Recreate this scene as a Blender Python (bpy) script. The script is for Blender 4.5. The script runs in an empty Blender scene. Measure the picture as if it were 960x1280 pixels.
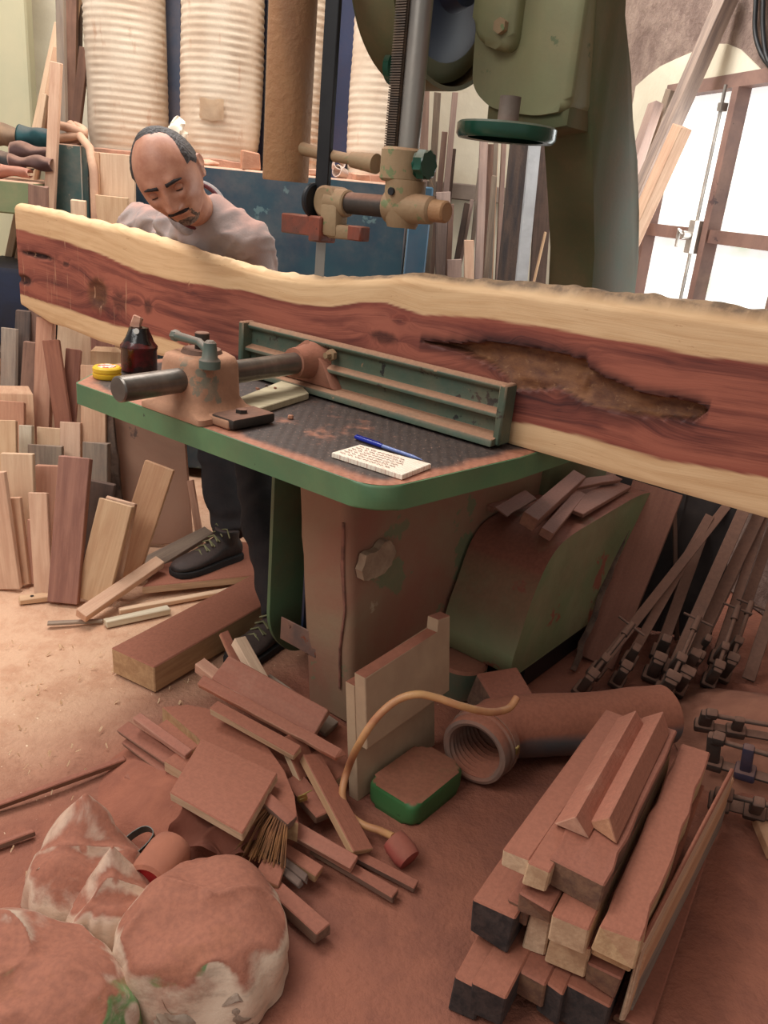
import bpy, bmesh, math, random
from mathutils import Vector, Matrix, noise
random.seed(7)
V = Vector
SC = bpy.context.scene
COL = SC.collection
PI = math.pi
# ------------------------------------------------------------------ camera
F = 1040.0
down = V((-260, -2700, -F)).normalized()
upc = -down
fw = V((0, 0, -1)); Yc = (fw - upc * fw.dot(upc)).normalized(); Xc = Yc.cross(upc)
R = Matrix((Xc, Yc, upc))            # camera -> world
EYE = V((0, 0, 1.35))
cd = bpy.data.cameras.new('camera'); cam = bpy.data.objects.new('camera', cd); COL.objects.link(cam)
cd.sensor_fit = 'VERTICAL'; cd.sensor_height = 36; cd.lens = 36 * F / 1280; cd.clip_start = .05
cam.matrix_world = Matrix.Translation(EYE) @ R.to_4x4()
SC.camera = cam

def ray(x, y): return R @ V((x - 480, 640 - y, -F))
def P(x, y, z=0.0):                   # point at height z
    d = ray(x, y); return EYE + d * ((z - EYE.z) / d.z)
def PY(x, y, Y):                      # point on the vertical plane Y
    d = ray(x, y); return EYE + d * (Y / d.y)
def PP(x, y, p0, n):
    d = ray(x, y); return EYE + d * ((p0 - EYE).dot(n) / d.dot(n))
# saw frame of reference: a along the table front (to the left-back), b into the depth
O = V((-.012, 1.5, 0)); TH = math.radians(52.5)
U = V((-math.sin(TH), math.cos(TH), 0)); VV = V((math.cos(TH), math.sin(TH), 0)); ZZ = V((0, 0, 1))
def W(a, b, z): return O + U * a + VV * b + V((0, 0, z))
M3 = Matrix((U, VV, ZZ)).transposed()  # columns a,b,z  (mirrored frame)
ROTUV = Matrix((-U, -VV, ZZ)).transposed()

# ------------------------------------------------------------------ colours / materials
def lin(c): c /= 255.0; return c / 12.92 if c <= .04045 else ((c + .055) / 1.055) ** 2.4
def s(r, g, b): return (lin(r), lin(g), lin(b), 1)
DUST = s(157, 97, 75)
class NT:
    def __init__(self, name):
        self.m = bpy.data.materials.new(name); self.m.use_nodes = True
        self.t = self.m.node_tree; self.n = self.t.nodes; self.n.clear()
        self.o = self.n.new('ShaderNodeOutputMaterial'); self.b = self.n.new('ShaderNodeBsdfPrincipled')
        self.t.links.new(self.b.outputs[0], self.o.inputs[0])
    def new(self, k, **kw):
        n = self.n.new(k)
        for a, b in kw.items(): setattr(n, a, b)
        return n
    def put(self, sock, v):
        if v is None: return
        if hasattr(v, 'is_linked') or hasattr(v, 'links'): self.t.links.new(v, sock)
        else: sock.default_value = v
    def coord(self, scale=(1, 1, 1), which='Object'):
        c = self.new('ShaderNodeTexCoord'); m = self.new('ShaderNodeMapping')
        m.inputs['Scale'].default_value = scale
        self.t.links.new(c.outputs[which], m.inputs[0])
        # per-object offset so no two pieces carry the same figure
        oi = self.new('ShaderNodeObjectInfo'); mu = self.math('MULTIPLY', oi.outputs['Random'], 37.0)
        cx = self.new('ShaderNodeCombineXYZ')
        for i in range(3): self.t.links.new(mu, cx.inputs[i])
        self.t.links.new(cx.outputs[0], m.inputs['Location'])
        return m.outputs[0]
    def noise(self, vec, scale=5, detail=4, rough=.55, dist=0):
        n = self.new('ShaderNodeTexNoise')
        n.inputs['Scale'].default_value = scale; n.inputs['Detail'].default_value = detail
        n.inputs['Roughness'].default_value = rough; n.inputs['Distortion'].default_value = dist
        self.t.links.new(vec, n.inputs['Vector']); return n.outputs[0]
    def math(self, op, a, b=0.0, c=None, clamp=False):
        n = self.new('ShaderNodeMath', operation=op); n.use_clamp = clamp
        self.put(n.inputs[0], a); self.put(n.inputs[1], b)
        if c is not None: self.put(n.inputs[2], c)
        return n.outputs[0]
    def ramp(self, v, lo, hi, a=0.0, b=1.0):
        n = self.new('ShaderNodeMapRange'); n.interpolation_type = 'SMOOTHSTEP'
        self.put(n.inputs[0], v)
        for i, x in zip((1, 2, 3, 4), (lo, hi, a, b)): self.put(n.inputs[i], x)
        return n.outputs[0]
    def mix(self, f, a, b, blend='MIX'):
        n = self.new('ShaderNodeMix', data_type='RGBA', blend_type=blend)
        self.put(n.inputs[0], f); self.put(n.inputs[6], a); self.put(n.inputs[7], b)
        return n.outputs[2]
    def attr(self, name):
        return self.new('ShaderNodeAttribute', attribute_name=name).outputs['Fac']
    def nz(self):
        g = self.new('ShaderNodeNewGeometry'); x = self.new('ShaderNodeSeparateXYZ')
        self.t.links.new(g.outputs['Normal'], x.inputs[0]); return x.outputs[2]
    def bump(self, h, strength=.3, dist=.01):
        n = self.new('ShaderNodeBump'); n.inputs['Strength'].default_value = strength
        n.inputs['Distance'].default_value = dist
        self.t.links.new(h, n.inputs['Height']); self.t.links.new(n.outputs[0], self.b.inputs['Normal'])
    def fin(self, col, rough=.7, metal=0.0):
        self.put(self.b.inputs['Base Color'], col); self.put(self.b.inputs['Roughness'], rough)
        self.put(self.b.inputs['Metallic'], metal)
        return self.m

def mat(name, c1, c2=None, scale=6, stretch=(1, 1, 1), rough=.75, metal=0.0, dust=0.0, film=0.0,
        dcol=None, chip=None, bump=.15, bscale=90, rnd=.0, contrast=(.3, .7), nlo=.15, nhi=.75, spec=None):
    t = NT(name); co = t.coord(stretch)
    c2 = c2 or tuple(x * .75 for x in c1[:3]) + (1,)
    n1 = t.noise(co, scale, 5, .6, .4)
    col = t.mix(t.ramp(n1, *contrast), c1, c2)
    if rnd:
        oi = t.new('ShaderNodeObjectInfo'); hv = t.new('ShaderNodeHueSaturation')
        t.put(hv.inputs['Value'], t.math('MULTIPLY_ADD', oi.outputs['Random'], rnd * 2, 1 - rnd))
        t.put(hv.inputs['Color'], col); col = hv.outputs[0]
    if chip:
        for cc, thr, sc in chip:
            col = t.mix(t.ramp(t.noise(t.coord(), sc, 6, .65), thr, thr + .03), col, cc)
    r = rough
    co2 = t.coord()
    nb = t.noise(co2, bscale, 4, .65)
    if dust or film:
        nd = t.noise(co2, 7, 5, .65)
        up = t.ramp(t.nz(), nlo, nhi)
        f = t.math('MULTIPLY', up, t.math('MULTIPLY', t.ramp(nd, .2, .5, .55, 1.0), dust))
        if film: f = t.math('MAXIMUM', f, t.math('MULTIPLY', t.ramp(nd, .35, .75), film))
        dc = t.mix(t.ramp(nb, .3, .7), dcol or DUST, tuple(x * .82 for x in (dcol or DUST)[:3]) + (1,))
        col = t.mix(f, col, dc); r = t.math('MULTIPLY_ADD', f, .9 - rough, rough)
        if metal: metal = t.math('MULTIPLY_ADD', f, -metal, metal)
    if bump: t.bump(t.math('ADD', nb, t.math('MULTIPLY', n1, 1.5)), bump, .004)
    if spec is not None: t.b.inputs['Specular IOR Level'].default_value = spec
    return t.fin(col, r, metal)

def wood(name, c1, c2, dust=0.0, film=0.0, rnd=.12, dcol=None, saw=True, nlo=.15):
    """grain runs along the local x axis"""
    t = NT(name); co = t.coord((1.2, 14, 14))
    g1 = t.noise(co, 3.0, 6, .6, .6); g2 = t.noise(t.coord((3, 60, 60)), 2.5, 3, .6)
    f = t.math('ADD', t.math('MULTIPLY', g1, .75), t.math('MULTIPLY', g2, .25))
    col = t.mix(t.ramp(f, .34, .66), c1, c2)
    big = t.noise(t.coord(), 4.5, 3, .5)
    col = t.mix(t.ramp(big, .5, .75, 0, .45), col, c2)
    oi = t.new('ShaderNodeObjectInfo'); hv = t.new('ShaderNodeHueSaturation')
    t.put(hv.inputs['Value'], t.math('MULTIPLY_ADD', oi.outputs['Random'], rnd * 2, 1 - rnd))
    t.put(hv.inputs['Saturation'], t.math('MULTIPLY_ADD', oi.outputs['Random'], -.25, 1.1))
    t.put(hv.inputs['Color'], col); col = hv.outputs[0]
    nb = t.noise(t.coord(), 120, 3, .6)
    if dust or film:
        nd = t.noise(t.coord(), 9, 5, .65)
        up = t.ramp(t.nz(), nlo, .7)
        fd = t.math('MULTIPLY', up, t.math('MULTIPLY', t.ramp(nd, .2, .45, .7, 1.0), dust))
        if film: fd = t.math('MAXIMUM', fd, t.math('MULTIPLY', t.ramp(nd, .3, .7), film))
        dc = t.mix(t.ramp(nb, .3, .7), dcol or DUST, tuple(x * .84 for x in (dcol or DUST)[:3]) + (1,))
        col = t.mix(fd, col, dc)
    t.bump(t.math('ADD', g2, t.math('MULTIPLY', nb, .6)), .3, .003)
    return t.fin(col, .78)

# ------------------------------------------------------------------ mesh building
ORIG = {}
def tag(o, label=None, cat=None, group=None, kind=None):
    if label: o['label'] = label
    if cat: o['category'] = cat
    if group: o['group'] = group
    if kind: o['kind'] = kind
    return o
def empty(name, loc, label=None, cat=None, group=None):
    o = bpy.data.objects.new(name, None); o.empty_display_size = .1; COL.objects.link(o)
    o.location = loc; ORIG[o.name] = Matrix.Translation(V(loc))
    return tag(o, label, cat, group)
def rotm(x, z):
    """3x3 with x axis along x and z axis near z"""
    x = V(x).normalized(); z = V(z); z = (z - x * z.dot(x)).normalized(); y = z.cross(x)
    return Matrix((x, y, z)).transposed()
class MB:
    def __init__(self): self.bm = bmesh.new()
    def _take(self, geom_verts, M):
        for v in geom_verts: v.co = M @ v.co
    def box(self, c, size, rot=None, bev=.004, seg=1, jitter=0, taper=None):
        r = bmesh.ops.create_cube(self.bm, size=1); vs = r['verts']
        for v in vs:
            k = V(v.co)
            v.co = V((v.co.x * size[0], v.co.y * size[1], v.co.z * size[2]))
            if taper and k.z > 0: v.co.x *= taper[0]; v.co.y *= taper[1]
            if jitter: v.co += V((random.uniform(-1, 1), random.uniform(-1, 1), random.uniform(-1, 1))) * jitter
        es = list({e for v in vs for e in v.link_edges})
        M = Matrix.Translation(V(c)) @ (rot.to_4x4() if rot else Matrix.Identity(4))
        if bev:
            g = bmesh.ops.bevel(self.bm, geom=vs + es, offset=bev, segments=seg, affect='EDGES', profile=.5)
            vs = list({v for f in g['faces'] for v in f.verts} | {v for v in vs if v.is_valid})
        for v in vs: v.co = M @ v.co
        return self
    def prism(self, pts, h0, h1, f, bev=.0, seg=2):
        """pts: 2-D outline, f(p,q,h)->world"""
        n = len(pts)
        A = [self.bm.verts.new(f(p, q, h0)) for p, q in pts]; B = [self.bm.verts.new(f(p, q, h1)) for p, q in pts]
        fs = [self.bm.faces.new(A), self.bm.faces.new(B[::-1])]
        for i in range(n): fs.append(self.bm.faces.new((A[i], B[i], B[(i + 1) % n], A[(i + 1) % n])))
        if bev:
            es = [e for e in fs[0].edges] + [e for e in fs[1].edges]
            bmesh.ops.bevel(self.bm, geom=es, offset=bev, segments=seg, affect='EDGES', profile=.5)
        return self
    def lathe(self, prof, c, axis=(0, 0, 1), n=28, caps=True, ang=2 * PI):
        """prof: (radius, height) along axis from c"""
        ax = V(axis).normalized(); t = V((1, 0, 0)) if abs(ax.x) < .8 else V((0, 1, 0))
        e1 = ax.cross(t).normalized(); e2 = ax.cross(e1); c = V(c); rings = []
        for r, h in prof:
            rings.append([self.bm.verts.new(c + ax * h + (e1 * math.cos(k * 2 * PI / n) + e2 * math.sin(k * 2 * PI / n)) * max(r, 1e-4)) for k in range(n)])
        for A, B in zip(rings, rings[1:]):
            for k in range(n): self.bm.faces.new((A[k], A[(k + 1) % n], B[(k + 1) % n], B[k]))
        if caps:
            self.bm.faces.new(rings[0][::-1]); self.bm.faces.new(rings[-1])
        return self
    def cyl(self, p0, p1, r0, r1=None, n=24, bev=0):
        p0, p1 = V(p0), V(p1); r1 = r0 if r1 is None else r1; L = (p1 - p0).length
        pr = [(r0, 0), (r1, L)] if not bev else [(r0 - bev, 0), (r0, bev), (r1, L - bev), (r1 - bev, L)]
        return self.lathe(pr, p0, p1 - p0, n)
    def tube(self, pts, r, n=12, flat=None):
        pts = [V(p) for p in pts]; rings = []; prev = None
        for i, p in enumerate(pts):
            d = (pts[min(i + 1, len(pts) - 1)] - pts[max(i - 1, 0)]).normalized()
            if prev is None:
                t = V((0, 0, 1)) if abs(d.z) < .9 else V((1, 0, 0)); e1 = d.cross(t).normalized()
            else: e1 = (prev - d * prev.dot(d)).normalized()
            prev = e1; e2 = d.cross(e1); rr = r[i] if isinstance(r, (list, tuple)) else r
            rings.append([self.bm.verts.new(p + e1 * (math.cos(k * 2 * PI / n) * rr) + e2 * (math.sin(k * 2 * PI / n) * rr * (flat or 1))) for k in range(n)])
        for A, B in zip(rings, rings[1:]):
            for k in range(n): self.bm.faces.new((A[k], A[(k + 1) % n], B[(k + 1) % n], B[k]))
        self.bm.faces.new(rings[0][::-1]); self.bm.faces.new(rings[-1])
        return self
    def grid(self, fn, nu, nv, closed_u=False):
        g = [[self.bm.verts.new(fn(i / nu, j / nv)) for j in range(nv + 1)] for i in range(nu if closed_u else nu + 1)]
        m = len(g)
        for i in range(nu):
            for j in range(nv):
                self.bm.faces.new((g[i][j], g[(i + 1) % m][j], g[(i + 1) % m][j + 1], g[i][j + 1]))
        return g
    def noise(self, amp, scale, off=0):
        for v in self.bm.verts:
            q = v.co * scale + V((off, off, off)); v.co += V((noise.noise(q), noise.noise(q + V((9, 3, 1))), noise.noise(q + V((2, 7, 5))))) * amp
        return self
    def build(self, name, m, parent=None, mtx=None, smooth=True, angle=38):
        """mtx: object matrix (world) for a top-level mesh"""
        bm = self.bm
        bmesh.ops.recalc_face_normals(bm, faces=bm.faces[:])
        base = ORIG.get(parent.name, Matrix.Identity(4)) if parent else (mtx or Matrix.Identity(4))
        if parent is None and mtx is None:
            lo = [min(v.co[i] for v in bm.verts) for i in range(3)]; hi = [max(v.co[i] for v in bm.verts) for i in range(3)]
            base = Matrix.Translation(V(((lo[0] + hi[0]) / 2, (lo[1] + hi[1]) / 2, lo[2])))
        bm.transform(base.inverted())
        me = bpy.data.meshes.new(name)
        bm.to_mesh(me); bm.free()
        o = bpy.data.objects.new(name, me); COL.objects.link(o)
        me.materials.append(m)
        if smooth:
            me.polygons.foreach_set('use_smooth', [True] * len(me.polygons))
            try: me.set_sharp_from_angle(angle=math.radians(angle))
            except Exception: pass
        if parent: o.parent = parent; ORIG[o.name] = base
        else: o.matrix_world = base; ORIG[o.name] = base
        return o
def flatten_round(outline, rad, seg=6):
    """round the corners of a 2-D polygon; rad a number or list"""
    out = []; n = len(outline)
    for i in range(n):
        p = V(outline[i]); a = V(outline[i - 1]); b = V(outline[(i + 1) % n])
        r = rad[i] if isinstance(rad, (list, tuple)) else rad
        if r <= 0: out.append(tuple(p)); continue
        d1 = (a - p); d2 = (b - p); r = min(r, d1.length * .49, d2.length * .49)
        q1 = p + d1.normalized() * r; q2 = p + d2.normalized() * r
        for k in range(seg + 1):
            t = k / seg; out.append(tuple(q1 * (1 - t) ** 2 + p * (2 * t * (1 - t)) + q2 * t * t))
    return out
def lerp_curve(pts, x):
    if x <= pts[0][0]:
        (x0, y0), (x1, y1) = pts[0], pts[1]
    elif x >= pts[-1][0]:
        (x0, y0), (x1, y1) = pts[-2], pts[-1]
    else:
        for (x0, y0), (x1, y1) in zip(pts, pts[1:]):
            if x0 <= x <= x1: break
    return y0 + (y1 - y0) * (x - x0) / (x1 - x0)
def bake(o):
    """replace modifiers by their result"""
    dg = bpy.context.evaluated_depsgraph_get(); dg.update()
    me = bpy.data.meshes.new_from_object(o.evaluated_get(dg)); o.modifiers.clear(); o.data = me
    return o

# ------------------------------------------------------------------ materials
PLASTER = mat('white_plaster', s(236, 228, 206), s(214, 204, 182), 2.5, rough=.9, bump=.5, bscale=25)
def brownwall():
    t = NT('brown_rough_plaster'); co = t.coord()
    n = t.noise(co, 9, 8, .7); n2 = t.noise(co, 2.2, 4, .6)
    col = t.mix(t.ramp(n, .35, .7), s(122, 100, 92), s(160, 138, 126))
    col = t.mix(t.ramp(n2, .55, .75, 0, .6), col, s(182, 160, 146))
    col = t.mix(t.ramp(t.noise(t.coord((3, 3, 1)), 14, 6, .7), .66, .72), col, s(214, 196, 178))
    t.bump(n, .9, .03); return t.fin(col, .9)
BROWNWALL = brownwall()
def floor_mat():
    t = NT('sawdust_floor'); co = t.coord()
    n = t.noise(co, 2.0, 6, .6); n2 = t.noise(co, 60, 4, .6); n3 = t.noise(co, 9, 5, .65)
    g = t.new('ShaderNodeNewGeometry'); x = t.new('ShaderNodeSeparateXYZ'); t.t.links.new(g.outputs['Position'], x.inputs[0])
    # the red dust thins out away from the saw, where the pale older dust shows
    d = t.math('ADD', t.math('MULTIPLY', x.outputs[0], -.75), t.math('MULTIPLY', x.outputs[1], .62))
    d = t.math('ADD', d, t.math('MULTIPLY_ADD', n, .5, -.25))
    col = t.mix(t.ramp(n3, .35, .7), s(152, 94, 73), s(134, 82, 65))
    dark = t.ramp(t.noise(co, 1.6, 3, .5), .52, .62, 0, .35)
    col = t.mix(dark, col, s(120, 74, 62))
    pale = t.mix(t.ramp(n3, .4, .7), s(208, 166, 136), s(190, 142, 112))
    col = t.mix(t.ramp(d, 1.35, 1.95), col, pale)
    ch = t.math('MULTIPLY', t.ramp(t.noise(co, 75, 2, .5), .735, .76), t.ramp(d, .7, 1.7, .0, 1))
    col = t.mix(ch, col, s(232, 200, 168))
    t.bump(t.math('ADD', t.math('MULTIPLY', n3, 2.0), n2), .5, .012)
    return t.fin(col, .92)
FLOOR = floor_mat()
GREEN = mat('worn_green_enamel', s(98, 128, 96), s(80, 112, 84), 5, rough=.55, dust=.9, film=.25, bump=.2,
            dcol=s(160, 104, 84), chip=[(s(150, 140, 118), .66, 9), (s(52, 62, 52), .70, 22)])
GREENRIM = mat('green_table_paint', s(92, 130, 88), s(76, 112, 78), 4, rough=.5, film=.12, dust=0, bump=.12,
               chip=[(s(168, 118, 92), .64, 8), (s(44, 58, 46), .70, 30)])
OLIVE = mat('olive_machine_paint', s(134, 132, 94), s(112, 114, 82), 3, rough=.6, dust=.7, film=.22, dcol=s(150, 116, 88),
            chip=[(s(76, 100, 66), .64, 7)], bump=.12)
OLIVEDARK = mat('dark_green_machine_paint', s(88, 98, 70), s(100, 94, 68), 3, rough=.75, spec=.2, dust=.7, film=.35, dcol=s(140, 108, 80), bump=.1)
PEDESTAL = mat('dust_caked_green_casting', s(148, 124, 98), s(150, 98, 80), 2.6, rough=.8, dust=.9, film=.30, dcol=s(160, 108, 86),
               chip=[(s(112, 124, 92), .55, 3.5), (s(178, 158, 132), .68, 5)], bump=.35, bscale=50)
IRON = mat('dark_cast_iron', s(50, 50, 48), s(66, 60, 54), 8, rough=.55, metal=.5, dust=.75, film=.12, bump=.2, dcol=s(150, 104, 82))
BLACKMETAL = mat('blackened_steel', s(24, 25, 28), s(34, 34, 36), 8, rough=.5, metal=.3, bump=.08)
STEEL = mat('worn_round_steel', s(150, 146, 138), s(106, 100, 96), 5, stretch=(1, 1, .3), rough=.36, metal=.75, bump=.06, film=.12, dcol=s(140, 104, 86))
RODSTEEL = mat('dark_polished_steel', s(150, 142, 134), s(104, 98, 92), 6, rough=.32, metal=.8, bump=.04, film=.1, dcol=s(130, 104, 90))
GUIDE = mat('dust_covered_guide_casting', s(146, 124, 92), s(134, 110, 80), 6, rough=.7, dust=.6, film=.3, dcol=s(166, 124, 92),
            chip=[(s(92, 118, 76), .60, 14)], bump=.25)
COPPER = mat('rusty_red_block', s(134, 64, 44), s(96, 56, 44), 14, rough=.5, dust=.7, bump=.2, chip=[(s(60, 40, 34), .62, 30)])
RUSTPIPE = mat('rust_brown_pipe', s(156, 116, 78), s(130, 96, 66), 5, stretch=(1, 1, .4), rough=.75, film=.2, bump=1.0, bscale=45,
               chip=[(s(104, 84, 72), .62, 6)])
WHEELGREEN = mat('glossy_dark_green_paint', s(24, 74, 56), s(18, 60, 46), 4, rough=.25, dust=.5, bump=.03, dcol=s(120, 110, 90))
NAVY = mat('navy_shade_paint', s(34, 44, 66), s(28, 36, 56), 4, rough=.5, bump=.05)
DUSTMETAL = mat('grey_dusted_iron', s(120, 104, 92), s(98, 84, 74), 8, rough=.7, dust=.8, bump=.25)
RB = rotm(VV, ZZ)
def abox(mb, a0, a1, b0, b1, z0, z1, bev=.004, seg=1, jitter=0):
    return mb.box(W((a0 + a1) / 2, (b0 + b1) / 2, (z0 + z1) / 2), (b1 - b0, a1 - a0, z1 - z0), RB, bev, seg, jitter)
fa = lambda p, q, h: W(h, p, q)        # outline in (b,z), extruded along a
fb = lambda p, q, h: W(p, h, q)        # outline in (a,z), extruded along b
fz = lambda p, q, h: W(p, q, h)        # outline in (a,b), extruded along z

# ================================================================== SETTING
def gridplane(name, x0, x1, y0, y1, n, m, amp, sc):
    mb = MB()
    mb.grid(lambda i, j: V((x0 + (x1 - x0) * i, y0 + (y1 - y0) * j, amp * (noise.noise(V((x0 + (x1 - x0) * i, y0 + (y1 - y0) * j, 0)) * sc) - .45))), n, n)
    o = mb.build(name, m, mtx=Matrix.Identity(4)); tag(o, kind='structure'); return o
gridplane('floor', -4.2, 3.2, -1.2, 6.2, 150, FLOOR, .014, 3.5)
# right wall runs back at a slant; local x along it, away from the camera
WD = V((-.265, .964, 0)).normalized(); WN = V((-WD.y, WD.x, 0))   # WN points into the room (to the left)
W0 = V((.98, 4.55, 0))
def WR(t, z, d=0): return W0 + WD * t + WN * d + ZZ * z
def wr_of(x, y, d=0):
    p = PP(x, y, W0 + WN * d, WN); return (p - W0).dot(WD), p.z
# window opening in wall coordinates
t_l = wr_of(810, 250)[0]; z_t = wr_of(830, 108)[1]; t_m = wr_of(893, 250)[0]; z_mid = wr_of(815, 288)[1]
z_b = .62; t_r = t_m - (t_l - t_m) * 1.02
mb = MB()
def wallbox(mb, t0, t1, z0, z1, d0, d1):
    c = WR((t0 + t1) / 2, (z0 + z1) / 2, (d0 + d1) / 2)
    mb.box(c, (abs(t1 - t0), abs(d1 - d0), z1 - z0), rotm(WD, ZZ), bev=0)
wallbox(mb, t_l, .9, 0, 3.6, -.25, 0); wallbox(mb, -4.6, t_r, 0, 3.6, -.25, 0)
wallbox(mb, t_r, t_l, 0, z_b, -.25, 0); wallbox(mb, t_r, t_l, z_t, 3.6, -.25, 0)
tag(mb.build('wall_right', BROWNWALL, smooth=False), kind='structure')
# arched whitewash round the window
mb = MB(); pts = []
outl = [(796, 108), (812, 94), (827, 83), (846, 74), (865, 66), (890, 55), (910, 55), (927, 62), (940, 75), (948, 88)]
arch = [wr_of(x, y) for x, y in outl]
mb.prism([(t_l + .30, z_t)] + [p for p in arch if p[1] > z_t + .005] + [(arch[-1][0] - .02, z_t)], 0.0, .006, lambda p, q, h: WR(p, q, h))
mb.prism([(t_l, .1), (t_l + .30, .1), (t_l + .30, z_t), (t_l, z_t)], 0.0, .006, lambda p, q, h: WR(p, q, h))
tag(mb.build('trim_1', PLASTER, smooth=False), kind='structure')
FRAME = mat('brown_painted_window_steel', s(150, 118, 106), s(118, 92, 86), 6, rough=.55, bump=.1, chip=[(s(84, 66, 66), .6, 6)])
win = empty('window_1', WR((t_l + t_r) / 2, z_b, -.02)); tag(win, kind='structure')
mb = MB(); fwid = .05
wallbox(mb, t_l, t_l - fwid, z_b, z_t, -.10, .012); wallbox(mb, t_r + fwid, t_r, z_b, z_t, -.10, .012)
wallbox(mb, t_r + fwid, t_l - fwid, z_t - fwid, z_t, -.10, .012); wallbox(mb, t_r + fwid, t_l - fwid, z_b, z_b + fwid, -.10, .012)
mb.build('window_frame', FRAME, win, smooth=False)
mb = MB(); wallbox(mb, t_m + .018, t_m - .022, z_b + fwid, z_t - fwid, -.075, .016); mb.build('mullion', FRAME, win, smooth=False)
mb = MB(); wallbox(mb, t_l - fwid, t_m + .018, z_mid - .022, z_mid + .03, -.07, .006); mb.build('muntin', FRAME, win, smooth=False)
mb = MB(); wallbox(mb, t_m - .022, t_r + fwid, z_mid - .022, z_mid + .03, -.07, .006); mb.build('muntin', FRAME, win, smooth=False)
def glass(name, greens):
    t = NT(name); co = t.coord((1, 1, 1)); n = t.noise(co, 4, 3, .5)
    col = t.mix(t.ramp(n, .42, .68), (1, 1, 1, 1), greens)
    t.put(t.b.inputs['Emission Color'], col); t.put(t.b.inputs['Emission Strength'], .80)
    return t.fin(s(225, 230, 226), .35)
G1 = glass('bright_frosted_glass', s(238, 244, 238)); G2 = glass('frosted_glass_with_foliage_behind', s(196, 226, 186))
for a0, a1, z0, z1, g in ((t_l - fwid, t_m + .018, z_mid + .03, z_t - fwid, G1), (t_m - .022, t_r + fwid, z_mid + .03, z_t - fwid, G1),
                          (t_l - fwid, t_m + .018, z_b + fwid, z_mid - .022, G1), (t_m - .022, t_r + fwid, z_b + fwid, z_mid - .022, G2)):
    mb = MB(); wallbox(mb, a0, a1, z0, z1, -.05, -.044); mb.build('pane', g, win, smooth=False)
ZINC = mat('pale_zinc_bolt', s(190, 184, 176), s(140, 134, 128), 12, rough=.4, metal=.5, bump=.05)
mb = MB(); tb = t_m + .045
mb.cyl(WR(tb, z_b + .02, .03), WR(tb, z_t - .04, .03), .007, n=10)
for zz in (z_b + .3, z_mid - .05, z_t - .12): wallbox(mb, tb + .012, tb - .014, zz - .015, zz + .015, .01, .04)
bolt = mb.build('espagnolette_bolt', ZINC, win)
mb = MB(); wallbox(mb, tb + .02, tb - .022, z_mid - .07, z_mid + .06, .012, .05)
mb.cyl(WR(tb, z_mid, .05), WR(tb, z_mid, .085), .016, n=14); mb.tube([WR(tb, z_mid, .08), WR(tb + .03, z_mid + .02, .085), WR(tb + .035, z_mid - .05, .08)], .008, 8)
mb.build('bolt_handle', ZINC, bolt)
# back wall
YB = 4.75
mb = MB(); mb.box((-1.6, YB + .12, 1.8), (6.2, .24, 3.6), None, 0)
tag(mb.build('wall_back', PLASTER, smooth=False), kind='structure')
CEIL = mat('grey_ceiling', s(190, 184, 172))
# pillar at the far left
PILM = mat('pale_green_pillar_paint', s(206, 198, 164), s(196, 192, 160), 3, rough=.7, bump=.1, chip=[(s(168, 140, 96), .70, 10)])
pl = PY(-40, 100, 4.45); pr = PY(36, 100, 4.45)
mb = MB(); mb.box(((pl.x + pr.x) / 2, 4.5, 1.7), (pr.x - pl.x, .10, 3.4), None, .02, 2)
tag(mb.build('wall_left', PILM, smooth=False), kind='structure')
# narrow stone ledge of the back wall
LEDGE = mat('dusty_grey_ledge', s(150, 134, 122), rough=.9)
q = PY(600, 232, YB); mb = MB(); mb.box((q.x + .1, YB - .05, q.z - .04), (.9, .1, .08), None, .006)
tag(mb.build('trim_2', LEDGE), kind='structure')

# ================================================================== THE SLAB
top_px = [(18, 257), (40, 261), (75, 269), (100, 276), (150, 287), (200, 302), (250, 320), (300, 334), (340, 345), (395, 351), (450, 351), (490, 349), (520, 348), (560, 356), (620, 363), (700, 372), (760, 380), (850, 391), (960, 407), (1060, 420)]
hu_px = [(18, 285), (75, 300), (125, 317), (175, 340), (225, 352), (300, 362), (375, 381), (415, 383), (450, 379), (487, 379), (534, 394), (622, 399), (692, 411), (779, 426), (867, 443), (960, 455), (1060, 468)]
hl_px = [(18, 366), (75, 384), (125, 401), (165, 412), (200, 421), (260, 444), (395, 484), (534, 520), (622, 528), (680, 537), (750, 551), (808, 569), (867, 586), (960, 602), (1060, 620)]
bot_px = [(18, 378), (56, 402), (75, 407), (119, 425), (160, 436), (212, 447), (395, 489), (530, 526), (700, 577), (960, 657), (1060, 690)]
cav_u = [(534, 428), (575, 431), (622, 429), (680, 437), (744, 452), (750, 464), (785, 481), (800, 486), (820, 496), (867, 503), (890, 508), (913, 516)]
cav_l = [(534, 430), (575, 440), (622, 458), (645, 474), (660, 493), (700, 493), (715, 490), (738, 502), (762, 514), (808, 525), (860, 531), (896, 534), (913, 518)]
SB, ST = .50, .062                     # front plane, thickness
SP0, SN = W(0, SB, 0), VV
def sl(x, y): p = PP(x, y, SP0, SN) - O; return p.dot(U), p.z
def sm(x, lo, hi):
    t = max(0, min(1, (x - lo) / (hi - lo))); return t * t * (3 - 2 * t)
xs = [18 + (1055 - 18) * (i / 420) for i in range(421)]
NV = 72
cols = []
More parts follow.
